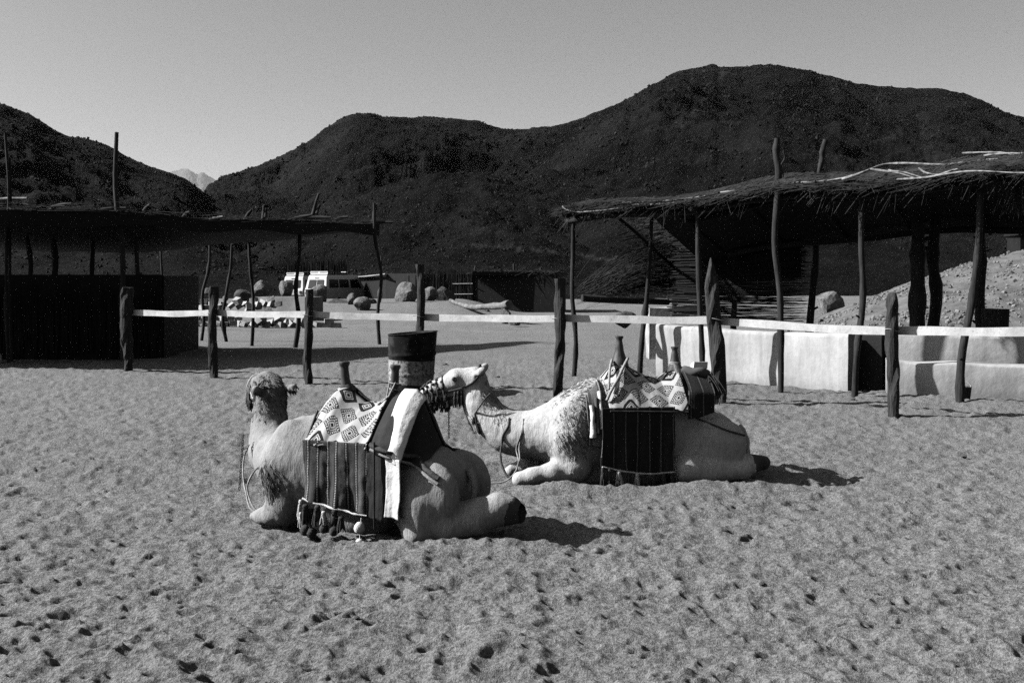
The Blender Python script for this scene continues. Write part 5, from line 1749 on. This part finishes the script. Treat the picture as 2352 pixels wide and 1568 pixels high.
# girth ropes from the front horn
MB().tube(spline([(0.13, 0.04, 0.965), (0.19, 0.12, 0.90), (0.26, 0.22, 0.82), (0.33, 0.275, 0.73), (0.37, 0.30, 0.66)], 24), 0.012, 7).build('girth_rope', M['rope'], sad2)
MB().tube(spline([(0.26, 0.03, 0.95), (0.30, 0.13, 0.90), (0.325, 0.2, 0.82), (0.34, 0.25, 0.74)], 20), 0.011, 7).build('girth_rope', M['rope'], sad2)
ztop2 = lambda x: float(np.interp(x, [-0.34, -0.275, -0.22, -0.13, -0.02, 0.10, 0.17, 0.24, 0.34], [0.85, 0.895, 0.85, 0.79, 0.815, 0.875, 0.925, 0.92, 0.80]))


def tent2(X, Z, ZT):
    q = np.clip((ZT - Z) / np.maximum(ZT - 0.57, 1e-3), 0, 1.2)
    return 0.335 * np.clip(q, 0, 1) ** 0.66


bl2 = place_tack('patterned_blanket', camel2, 'pale blanket with diamond motifs draped over the saddle of the white camel', 'blanket')
cloth(B2, bl2, 'cloth', M['blanket'], -0.27, 0.36, ztop2, lambda x: 0.578 + 0.03 * (x - 0.05), 0.022, tent2, 64, 48, (1, -1), 3, 0.016, 0.008, 0.02)
MB().tube(spline([(x, 0.372 + 0.004 * math.sin(x * 40), 0.578 + 0.03 * (x - 0.05)) for x in np.linspace(-0.26, 0.36, 14)], 30), 0.007, 6).build('hem_cord', M['leather'], bl2)
rg2 = place_tack('striped_rug', camel2, 'dark striped rug with a pale cord hem hanging on the flank of the white camel', 'rug')
zb2 = lambda x: float(np.interp(x, [-0.14, -0.02, 0.11, 0.28, 0.425], [0.105, 0.095, 0.098, 0.125, 0.16]))
cloth(B2, rg2, 'cloth', M['rugdark'], -0.155, 0.425, lambda x: 0.61, zb2, 0.030, lambda X, Z, ZT: 0.325 + 0 * X, 60, 44, (1,), 6, 0.022, 0.010)
hem = spline([(x, 0.375 + 0.006 * math.sin(x * 31), zb2(x) + 0.004) for x in np.linspace(-0.15, 0.425, 16)], 40)
MB().tube(hem, 0.007, 6, rough=0.4).build('hem_cord', M['tasselpale'], rg2)
for i, (x, L, r, mm) in enumerate(((0.215, 0.10, 0.026, 'tasselpale'), (0.07, 0.085, 0.022, 'tasselpale'), (0.13, 0.09, 0.024, 'tasseldark'), (0.02, 0.08, 0.024, 'tasseldark'), (-0.06, 0.09, 0.024, 'tasseldark'), (-0.14, 0.09, 0.024, 'tasseldark'), (-0.21, 0.09, 0.026, 'tasseldark'), (0.29, 0.12, 0.024, 'tasseldark'), (0.34, 0.15, 0.022, 'tasseldark'))):
    tassel(MB(), (x + 0.08, 0.378, zb2(x + 0.08)), L, r).build('tassel', M[mm], rg2)
for sg in (1, -1):
    MB().tube(spline([B2.H(0.15, sg * 0.062, -0.088), B2.H(0.20, sg * 0.060, -0.092), B2.H(0.26, sg * 0.056, -0.090)], 10), 0.006, 6).build('mouth', M['horn'], camel2)
    MB().tube(spline([B2.H(0.345, sg * 0.050, -0.012), B2.H(0.36, sg * 0.050, -0.020), B2.H(0.372, sg * 0.046, -0.034)], 8), 0.006, 6).build('nostril', M['horn'], camel2)
# folded striped cloth in front of the rug
fc = place_tack('striped_cloth', camel2, 'folded striped cloth hanging before the saddle of the white camel', 'cloth')
cloth(B2, fc, 'cloth', M['stripecloth'], 0.39, 0.52, lambda x: 0.80 - 0.9 * (x - 0.39), lambda x: 0.30 + 0.12 * (x - 0.39), 0.022, None, 18, 50, (1,), 12, 0.016, 0.010)
for i, x in enumerate((0.41, 0.44, 0.48)):
    P = [(x, float(body_y(B2, np.array([x]), np.array([z]))[0]) + 0.045, z) for z in np.linspace(0.72 - i * 0.05, 0.44 - i * 0.03, 8)]
    MB().tube(spline(P, 18), np.interp(np.linspace(0, 1, 18), [0, .2, 1], [0.02, 0.016, 0.024]), 7, rough=0.3, seed=i).build('fold', M['whitecloth'] if i != 1 else M['stripecloth'], fc)
pk = place_tack('saddle_bag', camel2, 'striped bag with trailing cords tied behind the saddle of the white camel', 'bag')
cloth(B2, pk, 'bag', M['rugdark'], -0.50, -0.285, lambda x: 0.855 + 0.12 * (x + 0.5), lambda x: 0.50 - 0.25 * (x + 0.29), 0.03, lambda X, Z, ZT: 0.30 * np.clip((ZT - Z) / 0.16, 0, 1) ** 0.6, 26, 40, (1, -1), 8, 0.012, 0.012)
MB().tube(spline([(-0.31, 0.10, 0.865), (-0.36, 0.15, 0.86), (-0.44, 0.17, 0.855), (-0.49, 0.16, 0.84)], 18), [0.035] * 18, 9, rough=0.35, seed=3).build('rolled_cloth', M['stripecloth'], pk)
MB().box((-0.445, 0.10, 0.90), (0.11, 0.08, 0.055), jit=0.006).build('folded_paper', M['whitecloth'], pk, False)
n = 44
q0 = np.array([(-0.49, 0.18, 0.84)] * n) + r_.normal(0, 0.012, (n, 3)); q1 = q0 + np.stack([r_.uniform(-0.10, 0.03, n), r_.normal(0.07, .03, n), -r_.uniform(0.1, 0.24, n)], -1)
V, Q = strands(q0, q1, 0.004, -0.02, 3, 0.8)
tag(link('trailing_cords', mesh_np('trailing_cords', V, Q), M['tasseldark'], pk), kind='stuff')
# rope along the rump
MB().tube(spline([(x, float(body_y(B2, np.array([x]), np.array([z]))[0]) + 0.008, z) for x, z in ((-0.30, 0.55), (-0.40, 0.49), (-0.50, 0.45), (-0.60, 0.41), (-0.70, 0.38), (-0.76, 0.36))], 24), 0.008, 6).build('crupper_rope', M['darkrope'], sad2)


def ring(B, c, ax, up, rx, rz, rad, n=22, squash=1.0):
    ax = np.array(ax, float); ax /= np.linalg.norm(ax); up = np.array(up, float); up -= ax * (up @ ax); up /= np.linalg.norm(up); sd_ = np.cross(up, ax)
    a = np.linspace(0, 2 * math.pi, n)
    return np.array([np.array(c) + sd_ * rx * math.cos(q) + up * rz * math.sin(q) for q in a])


def bridle(B, root, f, u, label, mt_band, tass, crown=True):
    br = place_tack('bridle', root, label, 'bridle')
    H = B.H
    rope = 'darkrope' if mt_band == 'tasseldark' else 'rope'
    for a, r, c in ((0.375, 0.078, -0.075), (0.345, 0.090, -0.075), (0.31, 0.097, -0.072), (0.27, 0.101, -0.065), (0.225, 0.106, -0.056)):
        P = ring(B, H(a, 0, c), f, u, r * 0.80 * B.hs, r * 1.12 * B.hs, 0.008)
        MB().tube(P, 0.008 if crown else 0.006, 7, False, rough=0.5, seed=int(a * 100)).build('noseband', M[mt_band], br)
    for sg in (1, -1):
        MB().tube(spline([H(0.37, sg * 0.05, -0.06), H(0.28, sg * 0.068, -0.05), H(0.17, sg * 0.08, -0.045), H(0.08, sg * 0.095, -0.035), H(0.0, sg * 0.105, -0.01)], 18), 0.007, 6).build('cheek_strap', M[rope], br)
        if crown: MB().tube(spline([H(0.0, sg * 0.105, -0.01), H(-0.05, sg * 0.10, 0.03), H(-0.06, sg * 0.05, 0.085), H(-0.06, 0, 0.095)], 14), 0.010, 6).build('head_strap', M['tasseldark'], br)
        MB().tube(spline([H(0.36, sg * 0.045, -0.10), H(0.30, sg * 0.062, -0.12), H(0.22, sg * 0.07, -0.12), H(0.17, sg * 0.078, -0.09)], 14), 0.007, 6).build('chin_strap', M['tasseldark'], br)
        for (a, c, L, r) in tass:
            tassel(MB(), H(a, sg * 0.085, c), L, r, 12).build('tassel', M['tasseldark'], br)
        for a in (0.20, 0.25, 0.29, 0.33, 0.36):
            tassel(MB(), H(a, sg * (0.10 - a * 0.11), -0.095), 0.075, 0.018, 10).build('tassel', M['tasseldark'], br)
        if crown:
            for a, r in ((0.375, 0.078), (0.345, 0.090), (0.31, 0.097), (0.27, 0.101), (0.225, 0.106)):      # dark knots all over the nosebands
                for q in (-0.9, -0.45, 0.0, 0.45, 0.9, 1.3):
                    c = H(a + 0.012 * math.sin(q * 9 + a * 50), sg * r * 0.82 * math.cos(q), -0.066 + r * 1.12 * math.sin(q))
                    if q < 0.2: tassel(MB(), c, 0.045, 0.015, 8).build('tassel', M['tasseldark'], br)
                    else: pompom(MB(), c, 0.013, 8).build('pompom', M['tasseldark'], br)
    return br


br2 = bridle(B2, camel2, np.array(head2[1]), np.array((0, 0, 1.0)), 'dark rope bridle hung with tassels on the muzzle of the white camel', 'tasseldark',
             ((0.14, -0.055, 0.13, 0.018), (0.115, -0.05, 0.14, 0.019), (0.09, -0.05, 0.13, 0.017), (0.0, -0.02, 0.11, 0.016)))
# chain hanging from the bridle
m_link = MB()
for k in range(17):
    c = np.array(B2.H(0.215, 0.03, -0.165)) + np.array([0, 0.0, -0.0155 * k])
    a = np.linspace(0, 2 * math.pi, 11)
    if k % 2: P = np.stack([c[0] + 0 * a, c[1] + 0.006 * np.cos(a), c[2] + 0.0115 * np.sin(a)], -1)
    else: P = np.stack([c[0] + 0.006 * np.cos(a), c[1] + 0 * a, c[2] + 0.0115 * np.sin(a)], -1)
    m_link.tube(P, 0.0026, 5, False)
ch2 = place_tack('lead_chain', camel2, 'thin iron chain hanging straight down from the bridle of the white camel', 'chain')
tag(m_link.build('chain_links', M['chain'], ch2), kind='stuff')
# neck pouch and lead ropes
pc = place_tack('neck_pouch', camel2, 'dark leather pouch hanging from the throat of the white camel', 'pouch')
q = np.array([1.325, -0.13, 0.47])
MB().tube(spline([q + (0.02, 0, 0.06), q + (0.012, 0.005, 0.0), q + (-0.006, 0.01, -0.06), q + (-0.018, 0.012, -0.11)], 14), np.interp(np.linspace(0, 1, 14), [0, .3, .8, 1], [0.012, 0.02, 0.028, 0.012]), 10, flat=0.5).build('body', M['leather'], pc)
MB().tube(spline([q + (0.02, 0, 0.05), q + (-0.01, 0.055, 0.11), q + (-0.05, 0.06, 0.17), q + (-0.10, 0.05, 0.22)], 14), 0.006, 6).build('strap', M['leather'], pc)
tassel(MB(), q + (0.03, 0.01, 0.03), 0.07, 0.012, 10).build('tassel', M['tasseldark'], pc)
lr = place_tack('lead_rope', camel2, 'looped lead ropes round the neck of the white camel trailing on the sand', 'rope')


def on_neck(B, x, z, o=0.012):
    y = np.linspace(0.5, -0.5, 161)
    d = B.at(np.stack([np.full(161, x), y, np.full(161, z)], -1))
    h = np.nonzero(d < 0)[0]
    return (x, float(y[h[0]]) + o if len(h) else -0.1, z)


MB().tube(spline([on_neck(B2, 1.085, 0.50), on_neck(B2, 1.10, 0.44), on_neck(B2, 1.14, 0.37), (1.15, 0.03, 0.29), (1.165, 0.06, 0.22), (1.155, 0.09, 0.14), (1.12, 0.13, 0.07), (1.08, 0.15, 0.05)], 40), 0.009, 7, rough=0.3).build('dark_loop', M['darkrope'], lr)
MB().tube(spline([on_neck(B2, 0.98, 0.50), on_neck(B2, 1.0, 0.40), on_neck(B2, 1.02, 0.28), (1.03, 0.17, 0.2), (1.06, 0.18, 0.12), (1.11, 0.18, 0.06), (1.18, 0.18, 0.03), (1.30, 0.15, 0.025), (1.42, 0.1, 0.03)], 50), 0.005, 6).build('pale_loop', M['rope'], lr)
MB().tube(spline([on_neck(B2, 0.985, 0.47), on_neck(B2, 1.012, 0.38), on_neck(B2, 1.04, 0.27), (1.04, 0.175, 0.19), (1.065, 0.18, 0.10), (1.09, 0.18, 0.06)], 40), 0.005, 6).build('pale_loop', M['rope'], lr)

# ------------------------------------------------------------------ tack of the dun camel
sad1 = place_tack('riding_saddle', camel1, 'wooden riding saddle with flared horns on the dun camel', 'saddle')


def flare_horn(x, z0, z1, lean, r0):
    P = spline([(x - lean, 0, z0), (x - lean * 0.5, 0, z0 + (z1 - z0) * 0.3), (x, 0, z0 + (z1 - z0) * 0.7), (x + lean * 0.15, 0, z1)], 20)
    f = np.linspace(0, 1, 20)
    rr = np.interp(f, [0, 0.12, 0.3, 0.55, 0.85, 0.93, 0.97, 1.0], [r0 * 2.6, r0 * 2.0, r0 * 1.45, r0, r0 * 0.9, r0 * 1.2, r0 * 1.35, r0 * 1.15])
    return MB().tube(P, rr, 16)


flare_horn(0.22, 0.80, 1.06, 0.03, 0.032).build('front_horn', M['wood_dark'], sad1)
flare_horn(-0.20, 0.78, 1.05, -0.02, 0.030).build('rear_horn', M['wood_dark'], sad1)
MB().lathe([(0.03, 0.0), (0.055, -0.02), (0.085, -0.06), (0.075, -0.055), (0.03, -0.01)], (0.205, 0, 0.92), 18, star=0.1, lobes=5).build('horn_collar', M['leather'], sad1)
MB().tube(spline([(-0.20 + 0.042 * math.cos(q), 0.042 * math.sin(q), 0.945 - 0.006 * q) for q in np.linspace(0, 10, 24)], 40), 0.005, 6).build('rope_binding', M['rope'], sad1)
MB().tube(spline([(-0.18, 0.04, 0.94), (-0.185, 0.075, 0.88), (-0.19, 0.10, 0.83)], 10), 0.006, 6).tube(spline([(-0.225, 0.035, 0.94), (-0.21, 0.075, 0.88), (-0.195, 0.10, 0.83)], 10), 0.006, 6).build('rope_tie', M['rope'], sad1)
for sg in (1, -1):
    for xa in (0.21, -0.20):
        MB().tube(spline([(xa, 0, 0.88), (xa, sg * 0.12, 0.78), (xa, sg * 0.24, 0.62)], 10), [0.035] * 10, 8).build('frame_arm', M['wood_dark'], sad1)
ztop1 = lambda x: float(np.interp(x, [-0.26, -0.20, -0.15, -0.08, 0.02, 0.10, 0.17, 0.23, 0.28, 0.32], [0.85, 0.885, 0.84, 0.80, 0.80, 0.845, 0.895, 0.90, 0.86, 0.80]))
zbl1 = lambda x: 0.565 + 0.02 * x
bl1 = place_tack('patterned_blanket', camel1, 'pale blanket with diamond motifs draped over the saddle of the dun camel', 'blanket')
cloth(B1, bl1, 'cloth', M['blanket'], -0.21, 0.31, ztop1, zbl1, 0.022, tent2, 64, 48, (1, -1), 21, 0.020, 0.008, 0.05)
MB().tube(spline([(0.31, 0.35 - (z - 0.56) * 0.75, z) for z in np.linspace(0.56, 0.76, 8)], 18), 0.010, 6).build('front_binding', M['leather'], bl1)
rg1 = place_tack('knitted_rug', camel1, 'knitted striped rug with hanging wool tassels on the flank of the dun camel', 'rug')
zb1 = lambda x: float(np.interp(x, [-0.21, 0.0, 0.2, 0.31], [0.165, 0.19, 0.215, 0.235]))
cloth(B1, rg1, 'cloth', M['rugknit'], -0.21, 0.31, lambda x: 0.60, zb1, 0.030, lambda X, Z, ZT: 0.33 + 0 * X, 64, 44, (1,), 26, 0.030, 0.012)
MB().tube(spline([(x, 0.385 + 0.01 * math.sin(x * 37), zb1(x)) for x in np.linspace(-0.21, 0.31, 18)], 44), 0.007, 6, rough=0.5).build('hem_cord', M['tasselpale'], rg1)
for i, (x, d, L, r, mm) in enumerate(((0.305, 0.0, 0.12, 0.024, 'tasselpale'), (0.295, 0.07, 0.10, 0.02, 'tasselpale'), (0.25, 0.01, 0.13, 0.034, 'tasseldark'), (0.22, 0.03, 0.11, 0.03, 'tasseldark'), (0.16, 0.0, 0.12, 0.034, 'tasseldark'), (0.10, 0.02, 0.09, 0.026, 'tasselpale'), (0.03, 0.0, 0.12, 0.032, 'tasseldark'), (-0.03, 0.03, 0.10, 0.03, 'tasseldark'))):
    tassel(MB(), (x, 0.40 + 0.012 * (i % 3), zb1(x) - d), L, r).build('tassel', M[mm], rg1)
for i, (x, z, r, mm) in enumerate(((0.25, 0.055, 0.036, 'tasseldark'), (0.20, 0.04, 0.034, 'tasseldark'), (0.10, 0.075, 0.03, 'tasseldark'), (0.02, 0.065, 0.03, 'tasseldark'))):
    pompom(MB(), (x, 0.42, z), r).build('pompom', M[mm], rg1)
for z, r in ((0.095, 0.036), (-0.005, 0.036)):
    pompom(MB(), (-0.19, 0.43, z + 0.01), r).build('pompom', M['tasselpale'], rg1)
MB().tube([(-0.19, 0.41, 0.16), (-0.19, 0.425, 0.06), (-0.19, 0.43, 0.0)], 0.004, 5).build('tassel_cord', M['tasselpale'], rg1)
dk = place_tack('dark_saddlecloth', camel1, 'plain dark cloth hanging between the knitted rug and the white cloth on the dun camel', 'cloth')
ztd = lambda x: float(np.interp(x, [-0.50, -0.40, -0.30, -0.24, -0.2], [0.78, 0.87, 0.88, 0.87, 0.85]))
cloth(B1, dk, 'cloth', M['darkcloth'], -0.38, -0.20, ztd, lambda x: 0.14 + 0.12 * (x + 0.3), 0.026, lambda X, Z, ZT: 0.34 * np.clip((ZT - Z) / 0.3, 0, 1) ** 0.7, 30, 46, (1,), 31, 0.012, 0.008)
MB().tube(spline([(-0.285, 0.40, z) for z in np.linspace(0.62, 0.10, 8)], 20), 0.009, 6, flat=0.5).build('girth_strap', M['leather'], dk)
pk1 = place_tack('saddle_load', camel1, 'dark humped load strapped behind the saddle of the dun camel', 'load')
ztl = lambda x: float(np.interp(x, [-0.58, -0.52, -0.46, -0.40, -0.30], [0.56, 0.66, 0.78, 0.875, 0.885]))
cloth(B1, pk1, 'cover', M['darkcloth'], -0.58, -0.29, ztl, lambda x: 0.47 + 0.0 * x, 0.012, lambda X, Z, ZT: 0.24 * np.clip((ZT - Z) / 0.34, 0, 1) ** 0.7, 30, 30, (1, -1), 35, 0.006, 0.01)
wc = place_tack('white_cloth', camel1, 'bright white cloth strip draped down behind the saddle of the dun camel', 'cloth')
ztw = lambda x: float(np.interp(x, [-0.52, -0.46, -0.40, -0.30], [0.80, 0.86, 0.90, 0.90]))
cloth(B1, wc, 'upper_fold', M['whitecloth'], -0.475, -0.30, ztw, lambda x: 0.50 + 0.35 * (x + 0.4), 0.030, lambda X, Z, ZT: (0.325 - 0.18 * (X + 0.30)) * np.clip((ZT - Z) / 0.34, 0, 1) ** 0.65, 28, 48, (1,), 41, 0.03, 0.006)
cloth(B1, wc, 'lower_fold', M['whitecloth'], -0.475, -0.36, lambda x: 0.52, lambda x: 0.165 + 0.1 * (x + 0.4), 0.034, lambda X, Z, ZT: 0.340 - 0.10 * (X + 0.36), 20, 44, (1,), 44, 0.010, 0.006)
cr = place_tack('crupper_rope', camel1, 'twisted rope running from the saddle across the rump of the dun camel', 'rope')
for k, (dz, rr) in enumerate(((0, 0.016), (-0.03, 0.010))):
    P = [(x, max(float(body_y(B1, np.array([x]), np.array([z + dz]))[0]), 0.0) + 0.03 * (1 if x > -0.55 else 0.5), z + dz) for x, z in ((-0.32, 0.56), (-0.42, 0.535), (-0.50, 0.51), (-0.58, 0.48), (-0.66, 0.44), (-0.72, 0.41))]
    P[0] = (-0.24, 0.385, 0.60 + dz); P[1] = (-0.40, 0.385, 0.555 + dz)
    MB().tube(spline(P, 30), rr, 8, rough=0.35, seed=k).build('strand', M['darkrope'] if k == 0 else M['rope'], cr)
n = np.array(ho)
br1 = bridle(B1, camel1, hf, np.array((0, 0, 1.0)), 'pale rope muzzle and dark tassels on the turned head of the dun camel', 'rope',
             ((0.02, -0.06, 0.14, 0.022), (0.05, -0.07, 0.15, 0.022), (-0.02, -0.05, 0.12, 0.02)), False)
ln_ = place_tack('lead_rope', camel1, 'chain and rope hanging from the neck of the dun camel to its folded foreleg', 'rope')
Wp = [(-1.86, 7.42, 0.44), (-1.87, 7.32, 0.36), (-1.85, 7.22, 0.26), (-1.80, 7.10, 0.17), (-1.74, 7.0, 0.08), (-1.62, 6.95, 0.04)]
MB().tube(spline([w2l(p) for p in Wp], 30), 0.0065, 7, rough=0.3).build('rope', M['rope'], ln_)
Wp = [(-1.46, 6.9, 0.52), (-1.62, 6.96, 0.42), (-1.74, 7.04, 0.31), (-1.78, 7.06, 0.2), (-1.72, 6.98, 0.1), (-1.62, 6.94, 0.03)]
MB().tube(spline([w2l(p) for p in Wp], 30), 0.0065, 7, rough=0.3).build('rope', M['rope'], ln_)
mb = MB()
for k in range(20):
    f = k / 19
    c = np.array(w2l((-1.90 + 0.03 * f, 7.42 - 0.22 * f, 0.50 - 0.32 * f)))
    a = np.linspace(0, 2 * math.pi, 10)
    e1 = np.array([0.008, 0, 0]) if k % 2 else np.array([0, 0.008, 0])
    mb.tube(np.array([c + e1 * math.cos(q) + np.array([0, 0, 0.0125]) * math.sin(q) for q in a]), 0.003, 5, False)
tag(mb.build('chain_links', M['chain'], ln_), kind='stuff')
